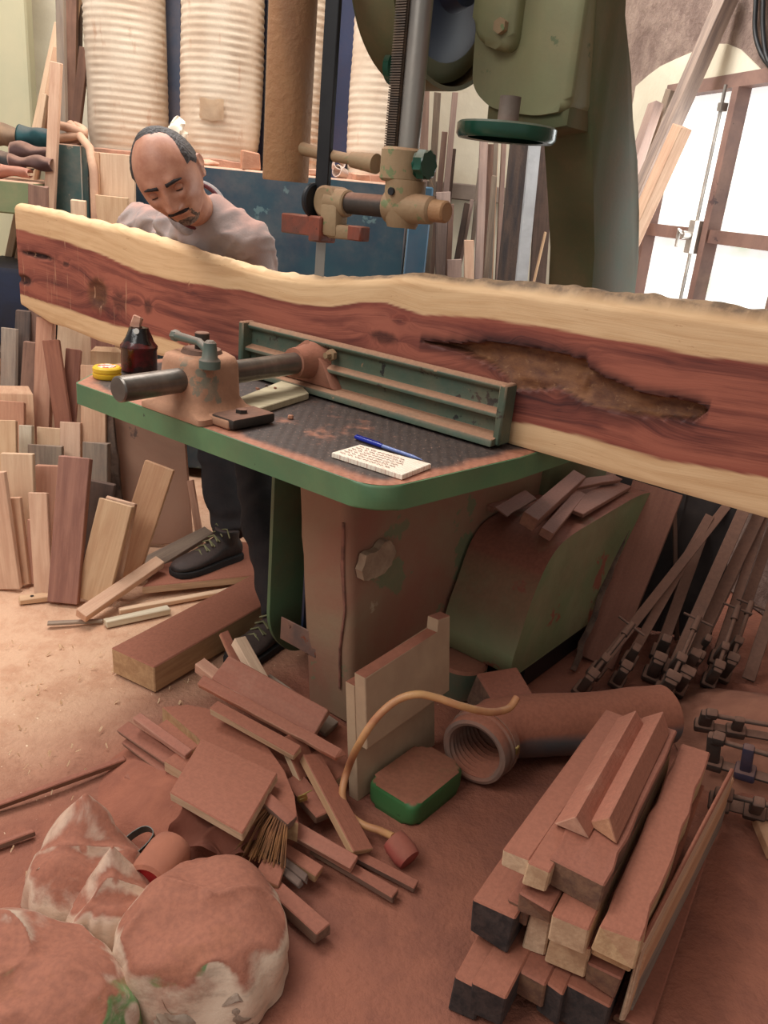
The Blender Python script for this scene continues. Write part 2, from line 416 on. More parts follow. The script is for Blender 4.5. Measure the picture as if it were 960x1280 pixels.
for x in xs:
    a, zt = sl(x, lerp_curve(top_px, x)); _, zh = sl(x, lerp_curve(hu_px, x)); _, zl = sl(x, lerp_curve(hl_px, x)); _, zb = sl(x, lerp_curve(bot_px, x))
    wob = noise.noise(V((a * 14, 0, 0))) * .0022 + noise.noise(V((a * 50, 3, 0))) * .001
    if zb < .823 and a < 1.21: zb = .8215
    cav = None
    if 534 <= x <= 913: cav = (sl(x, lerp_curve(cav_u, x))[1] + noise.noise(V((a * 40, 7, 0))) * .004, sl(x, lerp_curve(cav_l, x))[1] + noise.noise(V((a * 30, 9, 0))) * .003, sm(min(x - 534, 913 - x), 0, 110))
    cols.append((a, zt + wob, zh, zl, zb, cav))
knots = [(122, 367, 12, 19, 1.0, .35), (46, 319, 20, 3.5, .2, 1.0), (30, 350, 9, 7, .2, .9), (185, 383, 5, 9, .1, .7), (150, 378, 9, 12, .1, .5), (480, 422, 17, 8, .1, .75), (82, 330, 4, 3, .1, .8), (340, 416, 12, 6, 0, .3), (610, 480, 14, 8, 0, .25), (500, 400, 8, 4, 0, .2)]
kn = []
for x, y, rx, ry, br, dk in knots:
    a, z = sl(x, y); a2, _ = sl(x + rx, y); _, z2 = sl(x, y + ry); kn.append((a, z, abs(a - a2), abs(z - z2), br, dk))
bm = bmesh.new()
LA = {n: bm.verts.layers.float.new(n) for n in ('heart', 'ring', 'dark', 'cav', 'bark')}
def slab_vert(a, b, z, ht, rg, dk, cv, bk):
    v = bm.verts.new(W(a, b, z)); v[LA['heart']] = ht; v[LA['ring']] = rg; v[LA['dark']] = dk; v[LA['cav']] = cv; v[LA['bark']] = bk; return v
FRONT, BACK = [], []
for a, zt, zh, zl, zb, cav in cols:
    fr, bk = [], []
    for j in range(NV + 1):
        t = j / NV; z = zb + (zt - zb) * t
        h = min(z - zl, zh - z)
        ht = sm(h + noise.noise(V((a * 9, z * 30, 1))) * .004, -.002, .003)
        rg = (z - zl) / max(.02, zh - zl)
        dk = 0; br = 0
        for ka, kz, ra, rz, kb, kd in kn:
            e = math.hypot((a - ka) / ra, (z - kz) / rz) + noise.noise(V((a * 60, z * 60, 4))) * .25
            f = 1 - sm(e, .6, 1.35); dk = max(dk, f * kd); br = max(br, f * kb)
            rg += .18 * math.exp(-e * e * .5) * (1 if z > kz else -1)
        dep = 0; cv = br * .8
        if cav:
            cu, cl, _ = cav
            e = min(cu - z, z - cl)
            if cu > cl:
                m = sm(e, -.001, .004); cv = max(cv, m)
                depth_u = .028 * sm(cu - z, 0, .006) * (1 - .75 * sm(cu - z, .02, .075))
                dep = m * (depth_u + .006 + noise.noise(V((a * 25, z * 40, 0))) * .006)
                dk = max(dk, .95 * (1 - sm(abs(cu + .003 - z), .001, .009)), .75 * (1 - sm(abs(z - cu), .003, .028)) * (z > cu), .55 * (1 - sm(abs(cl - z), .002, .03)) * (z < cl + .004))  # shadow along the upper cavity edge painted in, with dark bands around it
            rg += .25 * math.exp(-((z - (cu + cl) / 2) / .05) ** 2) * math.tanh((z - (cu + cl) / 2) / .03) * cav[2]
        edge = .006 * sm(.012 - (zt - z), 0, .012) + .003 * sm(.008 - (z - zb), 0, .008)
        for ka, kz, ra, rz, kb, kd in kn[:3]:
            e = math.hypot((a - ka) / ra, (z - kz) / rz); dep = max(dep, .012 * (1 - sm(e, .5, 1.0)))
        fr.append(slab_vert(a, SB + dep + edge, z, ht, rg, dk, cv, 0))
        bk.append(slab_vert(a, SB + ST - edge, z, ht, rg, 0, 0, 0))
    FRONT.append(fr); BACK.append(bk)
n = len(FRONT)
for i in range(n - 1):
    for j in range(NV):
        bm.faces.new((FRONT[i][j], FRONT[i + 1][j], FRONT[i + 1][j + 1], FRONT[i][j + 1]))
        bm.faces.new((BACK[i][j], BACK[i][j + 1], BACK[i + 1][j + 1], BACK[i + 1][j]))
# live top edge, bottom edge and end faces, each with a few rows of their own
def strip(F_, B_, k, bark, amp):
    prev = F_
    rows = 5
    L = [F_]
    for r in range(1, rows):
        row = []
        for i in range(len(F_)):
            f = r / rows; p = F_[i].co.lerp(B_[i].co, f); rel = p - O
            bulge = .010 + .016 * sm(.55 - rel.dot(U), 0, .7)
            q = noise.noise(V((rel.dot(U) * 22, f * 3, k))) * amp + (bulge if k == 1 else 0) * math.sin(f * PI) ** .6
            vv = bm.verts.new(p + ZZ * q * (1 if k == 1 else -.2)); 
            for nm in ('ring', 'heart'): vv[LA[nm]] = F_[i][LA[nm]]
            vv[LA['bark']] = bark; row.append(vv)
        L.append(row)
    L.append(B_)
    for A, B in zip(L, L[1:]):
        for i in range(len(A) - 1): bm.faces.new((A[i], A[i + 1], B[i + 1], B[i]))
strip([c[-1] for c in FRONT], [c[-1] for c in BACK], 1, 1.0, .007)
strip([c[0] for c in FRONT], [c[0] for c in BACK], 2, 0.3, .0)
for i in (0, n - 1):
    for j in range(NV): bm.faces.new((FRONT[i][j], FRONT[i][j + 1], BACK[i][j + 1], BACK[i][j]))
def slab_mat():
    t = NT('two_tone_figured_wood'); co = t.coord((1, 1, 1))
    ring = t.attr('ring'); heart = t.attr('heart'); dark = t.attr('dark'); cav = t.attr('cav'); bark = t.attr('bark')
    geo = t.new('ShaderNodeTexCoord').outputs['Object']
    # local x of the slab object runs along the plank
    sx = t.new('ShaderNodeSeparateXYZ'); t.t.links.new(geo, sx.inputs[0])
    cb = t.new('ShaderNodeCombineXYZ')
    t.put(cb.inputs[0], t.math('MULTIPLY', sx.outputs[0], .55)); t.put(cb.inputs[1], t.math('MULTIPLY', ring, 2.0))
    warp = t.noise(geo, 3.0, 3, .5)
    t.put(cb.inputs[2], t.math('MULTIPLY', warp, .5))
    r1 = t.noise(cb.outputs[0], 3.6, 7, .55, .35)
    cb2 = t.new('ShaderNodeCombineXYZ'); t.put(cb2.inputs[0], t.math('MULTIPLY', sx.outputs[0], 1.0)); t.put(cb2.inputs[1], t.math('MULTIPLY', ring, 22.0))
    fine = t.noise(cb2.outputs[0], 3, 4, .6, .3)
    f = t.math('ADD', t.math('MULTIPLY', r1, .78), t.math('MULTIPLY', fine, .22))
    red = t.mix(t.ramp(f, .40, .60), s(158, 92, 74), s(118, 64, 54))
    red = t.mix(t.ramp(f, .56, .70), red, s(76, 42, 40))
    edged = t.ramp(t.math('ABSOLUTE', t.math('SUBTRACT', ring, .5)), .40, .5, 0, .35)
    red = t.mix(edged, red, s(124, 54, 44))
    sapn = t.noise(cb.outputs[0], 6, 5, .6, .3)
    sap = t.mix(t.ramp(sapn, .35, .75), s(216, 180, 138), s(198, 158, 116))
    sap = t.mix(t.ramp(fine, .55, .8, 0, .25), sap, s(176, 124, 78))
    vor = t.noise(t.coord((6, 6, 26)), 4, 4, .7)
    sap = t.mix(t.ramp(vor, .66, .72, 0, .55), sap, s(150, 100, 64))
    col = t.mix(heart, sap, red)
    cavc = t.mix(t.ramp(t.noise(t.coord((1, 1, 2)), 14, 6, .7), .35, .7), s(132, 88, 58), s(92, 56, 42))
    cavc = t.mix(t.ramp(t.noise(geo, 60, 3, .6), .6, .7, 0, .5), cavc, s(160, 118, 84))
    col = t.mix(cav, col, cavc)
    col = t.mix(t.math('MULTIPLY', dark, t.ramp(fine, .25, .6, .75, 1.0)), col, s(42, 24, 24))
    # sawdust runs at the far end and the bark-grey live edge
    runs = t.ramp(t.noise(t.coord((22, 22, 1.4)), 3, 3, .6), .60, .70)
    far = t.math('MULTIPLY', t.ramp(sx.outputs[0], 1.30, 1.55), t.math('MULTIPLY', runs, .5))
    col = t.mix(far, col, s(206, 160, 126))
    barkc = t.mix(t.ramp(t.noise(t.coord((1, 1, 1)), 30, 6, .7), .35, .65), s(150, 120, 92), s(92, 74, 60))
    bmix = t.math('MULTIPLY', bark, t.ramp(sx.outputs[0], .5, 1.0, .9, .25))
    barkc = t.mix(t.ramp(sx.outputs[0], .5, .9), barkc, s(222, 186, 150))
    col = t.mix(bmix, col, barkc)
    t.bump(t.math('ADD', fine, t.math('MULTIPLY', t.math('MAXIMUM', cav, bark), t.noise(geo, 60, 5, .7))), .18, .003)
    t.b.inputs['Specular IOR Level'].default_value = .25
    return t.fin(col, .65)
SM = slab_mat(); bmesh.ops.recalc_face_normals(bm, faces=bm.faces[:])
base = Matrix.Translation(W(0, SB, .82)) @ rotm(U, ZZ).to_4x4()
bm.transform(base.inverted()); me = bpy.data.meshes.new('live_edge_slab'); bm.to_mesh(me); bm.free(); me.materials.append(SM)
me.polygons.foreach_set('use_smooth', [True] * len(me.polygons)); me.set_sharp_from_angle(angle=math.radians(50))
slab = bpy.data.objects.new('live_edge_slab', me); COL.objects.link(slab); slab.matrix_world = base
tag(slab, 'long live-edge slab of red heartwood with cream sapwood edges standing upright on the saw table', 'wood slab')

# ================================================================== BAND SAW
saw = empty('band_saw', W(.3, .6, 0), 'large old green band saw with a swan-neck frame and a red-dusted base', 'band saw')
# swan neck: side outline in (b,z)
neck = [(1.12, 0), (1.12, .70), (1.17, .86), (1.212, 1.10), (1.16, 1.24), (1.098, 1.38), (1.04, 1.50), (.985, 1.62), (.94, 1.83), (.90, 2.15), (.90, 2.6),
        (1.30, 2.6), (1.06, 2.1), (1.05, 1.93), (1.10, 1.83), (1.18, 1.70), (1.27, 1.61), (1.34, 1.50), (1.42, 1.36), (1.485, 1.22), (1.53, 1.08), (1.56, .8), (1.58, 0)]
mb = MB(); mb.prism(neck, .20, .345, fa, bev=.018, seg=3); mb.build('neck_column', OLIVEDARK, saw, angle=50)
# head casting that carries the upper wheel
mb = MB(); hd = flatten_round([(.205, 1.583), (.30, 1.568), (.375, 1.572), (.44, 1.585), (.50, 1.625), (.515, 1.72), (.50, 2.6), (.20, 2.6)], [.03, .03, .02, .02, .04, .04, 0, 0])
mb.prism(hd, .885, 1.05, fb, bev=.022, seg=4); mb.noise(.004, 9); ac = mb.build('arm_casting', OLIVE, saw, angle=60)
mb = MB(); mb.prism(flatten_round([(.372, 1.70), (.50, 1.74), (.51, 2.5), (.372, 2.5)], [.05, .05, 0, 0]), .845, .90, fb, bev=.02, seg=3); mb.build('bearing_boss', OLIVE, ac, angle=60)
mb = MB(); mb.cyl(W(.405, .85, 1.765), W(.405, .828, 1.765), .019, n=6); mb.build('lug_bolt', GUIDE, ac)
# ledge under the head
mb = MB(); mb.prism([(.21, 1.545), (.34, 1.52), (.46, 1.55), (.46, 1.60), (.21, 1.60)], .90, 1.06, fb, bev=.01); mb.noise(.004, 35)
mb.build('arm_underside_rib', OLIVEDARK, saw)
# upper wheel
UC = (.855, 1.888)
uw = MB(); uw.lathe([(.13, 0), (.225, 0), (.248, .008), (.248, .07), (.235, .078), (.13, .078)], W(.60, *UC), U, 64, caps=False)
uwo = uw.build('upper_wheel', OLIVEDARK, saw)
mb = MB(); mb.lathe([(.0, -.06), (.07, -.06), (.085, -.02), (.222, .004), (.222, .016), (0, .016)], W(.60, *UC), U, 40); mb.build('wheel_web', NAVY, uwo)
mb = MB(); mb.lathe([(0, 0), (.268, 0), (.268, .006), (0, .006)], W(.70, *UC), U, 64, caps=False); mb.build('guard_back_plate', OLIVEDARK, saw)
mb = MB(); mb.lathe([(.256, .0), (.268, .0), (.268, .13), (.256, .13)], W(.572, *UC), U, 64, caps=False)
bmesh.ops.delete(mb.bm, geom=[v for v in mb.bm.verts if v.co.z > 2.0], context='VERTS')
mb.build('upper_wheel_guard', OLIVEDARK, saw)
# blade and its black channel guard
mb = MB(); abox(mb, .672, .706, .527, .5285, .40, 2.1, 0); mb.build('blade', STEEL, saw)
mb = MB(); abox(mb, .664, .710, .512, .526, 1.318, 2.25, .002); mb.build('blade_guard_channel', BLACKMETAL, saw)
# big rusty guard pipe
mb = MB(); c = W(.838, .53, 0); mb.lathe([(.050, 1.352), (.060, 1.352), (.062, 1.358), (.062, 2.3), (.0, 2.3)], c, ZZ, 40, caps=False)
mb.lathe([(.0, 1.39), (.050, 1.39), (.050, 1.352)], c, ZZ, 40, caps=False); gp = mb.build('guard_pipe', RUSTPIPE, saw)
mb = MB(); mb.tube([W(.785, .53, 1.437), W(.72, .53, 1.428), W(.60, .53, 1.418)], [.017, .015, .013], 16); mb.cyl(W(.60, .53, 1.418), W(.52, .53, 1.412), .019, .024, 20); mb.build('guard_arm', GUIDE, saw)
# guide post
mb = MB(); mb.cyl(W(.435, .545, 1.36), W(.435, .545, 2.3), .026, n=28); po = mb.build('guide_post', STEEL, saw)
mb = MB(); abox(mb, .458, .492, .525, .555, 1.45, 2.3, .002)
for k in range(150):
    z = 1.452 + k * .0056; abox(mb, .459, .491, .519, .526, z, z + .003, 0)
mb.build('toothed_rack', mat('dark_greasy_rack', s(92, 72, 54), s(58, 48, 40), 20, rough=.6), po)
boss = MB(); boss.cyl(W(.445, .54, 1.375), W(.445, .54, 1.452), .054, n=28, bev=.006)
boss.lathe([(.050, 0), (.050, .05), (.044, .09), (.036, .11)], W(.43, .54, 1.38), -ZZ, 28)
boss.cyl(W(.47, .53, 1.318), W(.33, .53, 1.318), .040, .032, 24, bev=.006); boss.noise(.0015, 30)
bo = boss.build('guide_clamp', GUIDE, saw)
mb = MB(); mb.cyl(W(.345, .53, 1.318), W(.29, .53, 1.318), .0255, n=24, bev=.004); mb.build('bar_end', RUSTPIPE, bo)
mb = MB(); mb.cyl(W(.43, .49, 1.352), W(.43, .484, 1.352), .009, n=14); mb.build('screw_hole', BLACKMETAL, bo)
kb = MB()
kpts = [(.028 + .007 * (k % 2), k * 2 * PI / 16) for k in range(16)]
kb.prism([(r * math.cos(t), r * math.sin(t)) for r, t in kpts], 0, .028, lambda p, q, h: W(.385 - h, .53 + p, 1.418 + q), bev=.005, seg=2)
kb.cyl(W(.395, .53, 1.418), W(.38, .53, 1.418), .012); kb.build('clamp_knob', WHEELGREEN, saw)
mb = MB(); mb.cyl(W(.62, .53, 1.314), W(.46, .53, 1.316), .0265, n=24); mb.build('guide_bar', IRON, saw)
gb = MB(); gb.cyl(W(.665, .50, 1.312), W(.665, .575, 1.312), .040, n=26, bev=.006); gb.cyl(W(.60, .53, 1.313), W(.67, .53, 1.313), .034, n=24, bev=.004)
abox(gb, .612, .672, .495, .545, 1.228, 1.31, .01, 2); abox(gb, .565, .65, .50, .55, 1.225, 1.26, .008, 2); gb.noise(.003, 28)
gbo = gb.build('blade_guide', GUIDE, saw)
mb = MB(); mb.cyl(W(.703, .515, 1.312), W(.72, .515, 1.312), .043, n=30, bev=.004); mb.build('backing_roller', BLACKMETAL, gbo)
mb = MB(); abox(mb, .69, .812, .495, .54, 1.222, 1.272, .003); abox(mb, .655, .70, .485, .55, 1.21, 1.275, .004)
mb.noise(.002, 60); mb.build('guide_block', COPPER, gbo)
mb = MB(); abox(mb, .53, .575, .50, .54, 1.226, 1.262, .003); mb.build('guide_block', COPPER, gbo)
# height hand wheel under the head
hwl = MB(); c = W(.300, .76, 1.515)
hwl.lathe([(.095, -.018), (.118, -.020), (.124, -.012), (.124, .012), (.118, .017), (.095, .014), (.09, 0)], c, ZZ, 56, caps=False)
hwl.lathe([(.0, -.008), (.10, -.008), (.10, .003), (.03, .010), (0, .010)], c, ZZ, 40)
hw = hwl.build('hand_wheel', WHEELGREEN, saw)
mb = MB(); mb.lathe([(.036, .008), (.03, .018), (.026, .024), (.026, .08)], c, ZZ, 24); mb.build('wheel_shaft', DUSTMETAL, hw)
# tension knob peeping out behind the post
mb = MB(); mb.lathe([(.02, 0), (.042, .004), (.042, .022), (.02, .026)], W(.655, .72, 1.655), -U, 28); mb.build('tension_knob', WHEELGREEN, saw)
# base: pedestal under the table
def ped(b, t):    # lofted pedestal
    lo = [(.26, .30), (.43, .30), (.46, .40), (.46, 1.15), (.24, 1.15), (.24, .42)]
    return lo
mb = MB()
P0 = flatten_round([(.258, .300), (.425, .300), (.46, .42), (.46, 1.2), (.25, 1.2)], [.025, .03, .03, 0, 0])
P1 = flatten_round([(.312, .262), (.492, .262), (.52, .40), (.52, 1.2), (.21, 1.2), ], [.03, .03, .03, 0, 0])
nl = 14; rings = []
for k in range(nl + 1):
    t = k / nl; z = .765 * t
    rings.append([mb.bm.verts.new(W(p[0] + (q[0] - p[0]) * t, p[1] + (q[1] - p[1]) * t, z)) for p, q in zip(P0, P1)])
for A, B in zip(rings, rings[1:]):
    for i in range(len(A)): mb.bm.faces.new((A[i], A[(i + 1) % len(A)], B[(i + 1) % len(A)], B[i]))
mb.bm.faces.new(rings[0]); mb.bm.faces.new(rings[-1]); mb.noise(.003, 12)
pe = mb.build('pedestal', PEDESTAL, saw, angle=45)
mb = MB(); mb.tube([W(.30, .292, .10), W(.306, .287, .22), W(.300, .285, .34), W(.312, .278, .46), W(.315, .272, .58)], [.004, .007, .006, .008, .005], 8, flat=.6); mb.noise(.004, 60)
mb.build('casting_seam', mat('dried_paint_crust', s(150, 100, 84), s(110, 74, 62), 30, rough=.9, bump=.5), pe)
def crust(a, pts, h):
    q = [PP(x, y, W(a, 0, 0), U) - O for x, y in pts]
    return [(p.dot(VV), p.z) for p in q]
mb = MB()
cr = crust(.255, [(455, 715), (462, 695), (475, 690), (488, 676), (497, 684), (495, 700), (486, 715), (470, 726), (458, 727)], 0)
cr2 = []
for i_ in range(len(cr)):
    A2_, B2_ = V(cr[i_]), V(cr[(i_ + 1) % len(cr)])
    for k_ in range(5):
        q_ = A2_.lerp(B2_, k_ / 5); cr2.append((q_.x + .008 * noise.noise(V((q_.x * 60, q_.y * 60, 0))), q_.y + .008 * noise.noise(V((q_.x * 60, q_.y * 60, 5)))))
mb.prism(cr2, .262, .285, fa); mb.build('bare_filler_patch', mat('bare_filler', s(176, 152, 126), s(150, 124, 102), 25, rough=.95, bump=.4), pe)
# rusted tin plate on the pedestal
mb = MB(); abox(mb, .395, .535, .292, .297, .150, .222, .002); mb.cyl(W(.50, .292, .206), W(.50, .286, .206), .005, n=8); mb.noise(.003, 20)
mb.build('tin_plate', mat('rusted_tin', s(146, 110, 94), s(104, 88, 84), 10, rough=.7, metal=.3, film=.4, chip=[(s(140, 76, 54), .6, 18)]), saw)
# lower wheel and its guard
gd = flatten_round([(.295, .765), (.30, .14), (.40, .03), (1.25, .03), (1.25, .765)], [0, .12, .06, .1, 0], 10)
mb = MB(); mb.prism(gd, .588, .600, fa, bev=.002); mb.build('wheel_guard_plate', mat('green_guard_paint', s(92, 118, 84), s(80, 100, 72), 4, rough=.5, film=.2), saw)
mb = MB(); mb.lathe([(.28, 0), (.375, 0), (.385, .01), (.385, .06), (.375, .07), (.28, .07)], W(.505, .92, .42), U, 56, caps=False); mb.lathe([(0, .02), (.3, .02), (.3, .05), (0, .05)], W(.505, .92, .42), U, 40)
mb.build('lower_wheel', BLACKMETAL, saw)
mb = MB(); mb.prism([(p * .985 + .02, q * .97) for p, q in gd], .47, .478, fa); mb.build('inner_shade_plate', NAVY, saw)  # dark plate added for the shaded gap inside the lower wheel guard
# motor housing on the right
HS = mat('green_housing_paint', s(152, 146, 112), s(112, 132, 92), 2.2, rough=.55, dust=1.0, film=.22, dcol=s(138, 84, 66), nlo=.1, nhi=.55, bump=.15,
         chip=[(s(150, 92, 74), .62, 4)])
ho = [(.668, .15), (.690, .10), (1.50, .10), (1.62, .14), (1.60, .46), (1.40, .505), (.95, .487), (.835, .468), (.775, .43), (.735, .35), (.70, .26)]
mb = MB(); mb.prism(flatten_round(ho, [.03, .01, .03, .05, .05, .1, .1, .06, .06, .08, .08]), .0, .245, fa, bev=.006, seg=2); mb.noise(.003, 8)
mb.build('motor_housing', HS, saw, angle=50)
mb = MB(); abox(mb, .02, .24, .80, 1.5, 0, .12, .004); mb.build('housing_foot', BLACKMETAL, saw)
# green machine foot on the floor
FT = mat('bright_green_foot_paint', s(62, 116, 66), s(52, 100, 58), 4, rough=.5, dust=.95, film=.05, nlo=.55, nhi=.95, bump=.12, chip=[(s(34, 48, 36), .68, 40)])
mb = MB(); P_ = flatten_round([(-.105, .10), (.035, .10), (.035, .31), (-.105, .31)], .03)
mb.prism(P_, .0, .062, fz, bev=.014, seg=3); mb.noise(.003, 14); mb.build('foot_casting', FT, saw, angle=60)

# ---- table
tp = flatten_round([(0, 0), (1.012, -.02), (1.165, .18), (1.18, .93), (-.07, .93), (-.055, .43)], [.075, .012, .02, .06, .06, 0], 8)
def table_top():
    t = NT('dark_ribbed_table_top'); co = t.coord()
    n = t.noise(co, 5, 6, .65); n2 = t.noise(co, 90, 3, .6)
    col = t.mix(t.ramp(n2, .35, .7), s(74, 60, 54), s(56, 46, 44))
    x = t.new('ShaderNodeTexCoord'); g = t.attr('edge')
    sp = t.math('MULTIPLY', t.ramp(t.noise(co, 160, 2, .5), .66, .70), .8)
    col = t.mix(sp, col, s(176, 140, 120))
    f = t.math('MAXIMUM', t.ramp(t.math('ADD', g, t.math('MULTIPLY', n, .9)), .85, 1.2), t.ramp(n, .58, .70, 0, .75))
    col = t.mix(f, col, t.mix(t.ramp(n2, .3, .7), s(176, 118, 92), s(158, 102, 80)))
    w = t.new('ShaderNodeTexWave'); w.inputs['Scale'].default_value = 14; t.t.links.new(t.new('ShaderNodeTexCoord').outputs['Object'], w.inputs[0])
    t.bump(t.math('ADD', n2, w.outputs[1]), .25, .003)
    return t.fin(col, .55)
mb = MB(); mb.prism(tp, .765, .818, fz, bev=.006, seg=2); tab = mb.build('table', GREENRIM, saw, angle=50)
bm = bmesh.new(); le = bm.verts.layers.float.new('edge')
NA, NB = 90, 72; G = []
def inside(p, q):
    c = False; j = len(tp) - 1
    for i in range(len(tp)):
        (x1, y1), (x2, y2) = tp[i], tp[j]
        if (y1 > q) != (y2 > q) and p < (x2 - x1) * (q - y1) / (y2 - y1) + x1: c = not c
        j = i
    return c
def edist(p, q):
    m = 9
    for i in range(len(tp)):
        A, B, X = V(tp[i - 1]), V(tp[i]), V((p, q)); d = B - A
        if d.length < 1e-6: continue
        t = max(0, min(1, (X - A).dot(d) / d.dot(d))); m = min(m, (X - A - d * t).length)
    return m
cx_, cy_ = .55, .45
ring0 = []
for k in range(NA * 2):
    pass
# concentric rows from the rounded outline towards the middle keep the rim exact
rows = [0.993, .985, .97, .95, .92, .88, .83, .76, .68, .58, .45, .3, .15]
dense = []
for i in range(len(tp)):
    A, B = V(tp[i]), V(tp[(i + 1) % len(tp)]); m = max(1, int((B - A).length / .03))
    for k in range(m): dense.append(A.lerp(B, k / m))
RW = []
for f in rows:
    RW.append([])
    for p in dense:
        q = V((cx_, cy_)).lerp(p, f); v = bm.verts.new(W(q.x, q.y, .8185)); v[le] = max(0, 1 - edist(q.x, q.y) / .10); RW[-1].append(v)
for A, B in zip(RW, RW[1:]):
    for i in range(len(A)): bm.faces.new((A[i], A[(i + 1) % len(A)], B[(i + 1) % len(A)], B[i]))
cv_ = bm.verts.new(W(cx_, cy_, .8185))
for i in range(len(RW[-1])): bm.faces.new((RW[-1][i], RW[-1][(i + 1) % len(RW[-1])], cv_))
tm = MB(); tm.bm.free(); tm.bm = bm
tm.build('table_surface', table_top(), tab)

# ---- fence with its bracket, rod and lever
fence = empty('rip_fence', W(.55, .3, .82), 'green cast-iron rip fence on a thick steel rod bolted to the saw table', 'saw fence')
FEN = mat('dark_green_chipped_iron', s(64, 88, 76), s(80, 92, 74), 8, rough=.5, metal=.1, dust=.9, film=.22, dcol=s(166, 120, 92), bump=.3,
          chip=[(s(34, 38, 36), .60, 16), (s(150, 118, 90), .68, 24)])
mb = MB()
fp = flatten_round([(.488, .826), (.488, .966), (.468, .969), (.458, .958), (.462, .95), (.476, .945), (.476, .905), (.452, .898), (.450, .888), (.476, .880), (.476, .848), (.425, .843), (.42, .826)], .003, 2)
# tapered fence: lower rib sweeps out to the mounting hub
mb.prism(fp, .02, .905, fa, bev=.002, seg=1); mb.noise(.0018, 22)
fpl = mb.build('fence_plate', FEN, fence, angle=40)
mb = MB()
for a_ in (.018, .9):
    mb = MB(); abox(mb, a_ - .008, a_ + .012, .44, .489, .826, .969, .004); mb.build('end_rib', FEN, fpl)
mb = MB(); mb.lathe([(.060, 0), (.048, .025), (.042, .05), (.040, .085)], W(.635, .476, .905), -VV, 28)
mb.prism([(.53, .846), (.74, .846), (.69, .93), (.65, .958), (.61, .94), (.58, .91)], .44, .478, fb, bev=.006); mb.noise(.004, 22)
hub = mb.build('fence_hub', mat('red_dusted_casting', s(168, 108, 84), s(140, 96, 76), 8, rough=.85, dust=.6, film=.6, bump=.35), fence)
mb = MB(); mb.lathe([(.016, 0), (.016, .012), (.009, .014), (.009, .03)], W(.56, .462, .935), -VV, 6); mb.build('hub_bolt', GUIDE, hub)
mb = MB(); mb.cyl(W(.605, -.165, .905), W(.635, .47, .905), .0285, n=36, bev=.003); mb.build('fence_rod', RODSTEEL, fence)
BRK = mat('dust_coated_bracket', s(164, 124, 98), s(146, 106, 82), 6, rough=.85, dust=.8, film=.55, dcol=s(182, 132, 102), bump=.35, chip=[(s(96, 104, 90), .62, 10)])
mb = MB()
o1 = flatten_round([(.475, -.015), (.70, -.015), (.70, .165), (.475, .165)], .02)
o2 = flatten_round([(.50, .0), (.672, .0), (.672, .15), (.50, .15)], .045, 8)
def loft(mb, rows):
    L = [[mb.bm.verts.new(W(p, q, z)) for p, q in o] for o, z in rows]
    for A, B in zip(L, L[1:]):
        for i in range(len(A)): mb.bm.faces.new((A[i], A[(i + 1) % len(A)], B[(i + 1) % len(A)], B[i]))
    mb.bm.faces.new(L[0]); mb.bm.faces.new(L[-1])
def oct_(a0, a1, b0, b1, r): return flatten_round([(a0, b0), (a1, b0), (a1, b1), (a0, b1)], r, 8)
DA = .035
loft(mb, [(oct_(.480 + DA, .71 + DA, -.016, .170, .02), .8205), (oct_(.480 + DA, .71 + DA, -.016, .170, .02), .834), (oct_(.505 + DA, .69 + DA, -.008, .160, .035), .844), (oct_(.515 + DA, .68 + DA, .0, .155, .05), .864), (oct_(.518 + DA, .675 + DA, .004, .152, .055), .938), (oct_(.526 + DA, .668 + DA, .009, .147, .052), .954), (oct_(.538 + DA, .656 + DA, .018, .138, .045), .959)])
abox(mb, .425 + DA, .53 + DA, .02, .155, .8205, .842, .006, 2); mb.noise(.0025, 26)
br = mb.build('bracket', BRK, fence, angle=60)
mb = MB(); abox(mb, .412 + DA, .49 + DA, .022, .153, .8215, .8475, .008, 2); mb.cyl(W(.45 + DA, .08, .845), W(.45 + DA, .08, .856), .013, n=6); mb.noise(.002, 40); mb.build('bracket_foot', IRON, br)
mb = MB(); mb.cyl(W(.60 + DA, .085, .957), W(.60 + DA, .085, .968), .05, .044, 30); mb.cyl(W(.60 + DA, .085, .966), W(.60 + DA, .085, 1.006), .017, n=22, bev=.002); mb.build('clamp_stud', IRON, br)
LEV = mat('grey_green_lever_iron', s(92, 106, 96), s(76, 86, 78), 6, rough=.5, metal=.2, dust=.3, bump=.1)
mb = MB(); c0 = W(.540, .03, .957)
mb.lathe([(.024, -.012), (.024, .006), (.018, .012), (.014, .045), (.008, .05)], c0, ZZ, 22)
e0 = W(.695, .055, .990); mb.tube([c0 + ZZ * .022, c0.lerp(e0, .3) + ZZ * .028, e0], [.010, .009, .011], 12); mb.lathe([(.002, -.014), (.011, -.010), (.0155, 0), (.011, .010), (.002, .014)], e0, ZZ, 16)
mb.build('locking_lever', LEV, fence)
# ================================================================== THE MAN
def PB(x, y, b): return PP(x, y, W(0, b, 0), VV)
SKIN = NT('warm_tan_skin'); _n = SKIN.noise(SKIN.coord(), 30, 4, .6)
_c = SKIN.mix(SKIN.ramp(_n, .3, .7), s(184, 130, 104), s(166, 110, 86))
SKIN.b.inputs['Subsurface Weight'].default_value = .08; SKIN.b.inputs['Subsurface Radius'].default_value = (.01, .004, .002)
SKIN.bump(SKIN.noise(SKIN.coord(), 160, 3, .6), .12, .002); SKIN = SKIN.fin(_c, .5)
HAIR = mat('short_dark_hair', s(52, 44, 42), s(34, 30, 30), 40, stretch=(6, 1, 1), rough=.6, bump=.5, bscale=240, film=.12, dcol=s(130, 104, 92))
BEARD = mat('greying_stubble', s(140, 114, 98), s(84, 68, 60), 90, rough=.9, bump=.8, bscale=300, contrast=(.35, .6))
MOUST = mat('dark_moustache_hair', s(50, 40, 38), s(34, 28, 28), 60, rough=.8, bump=.8, bscale=260)
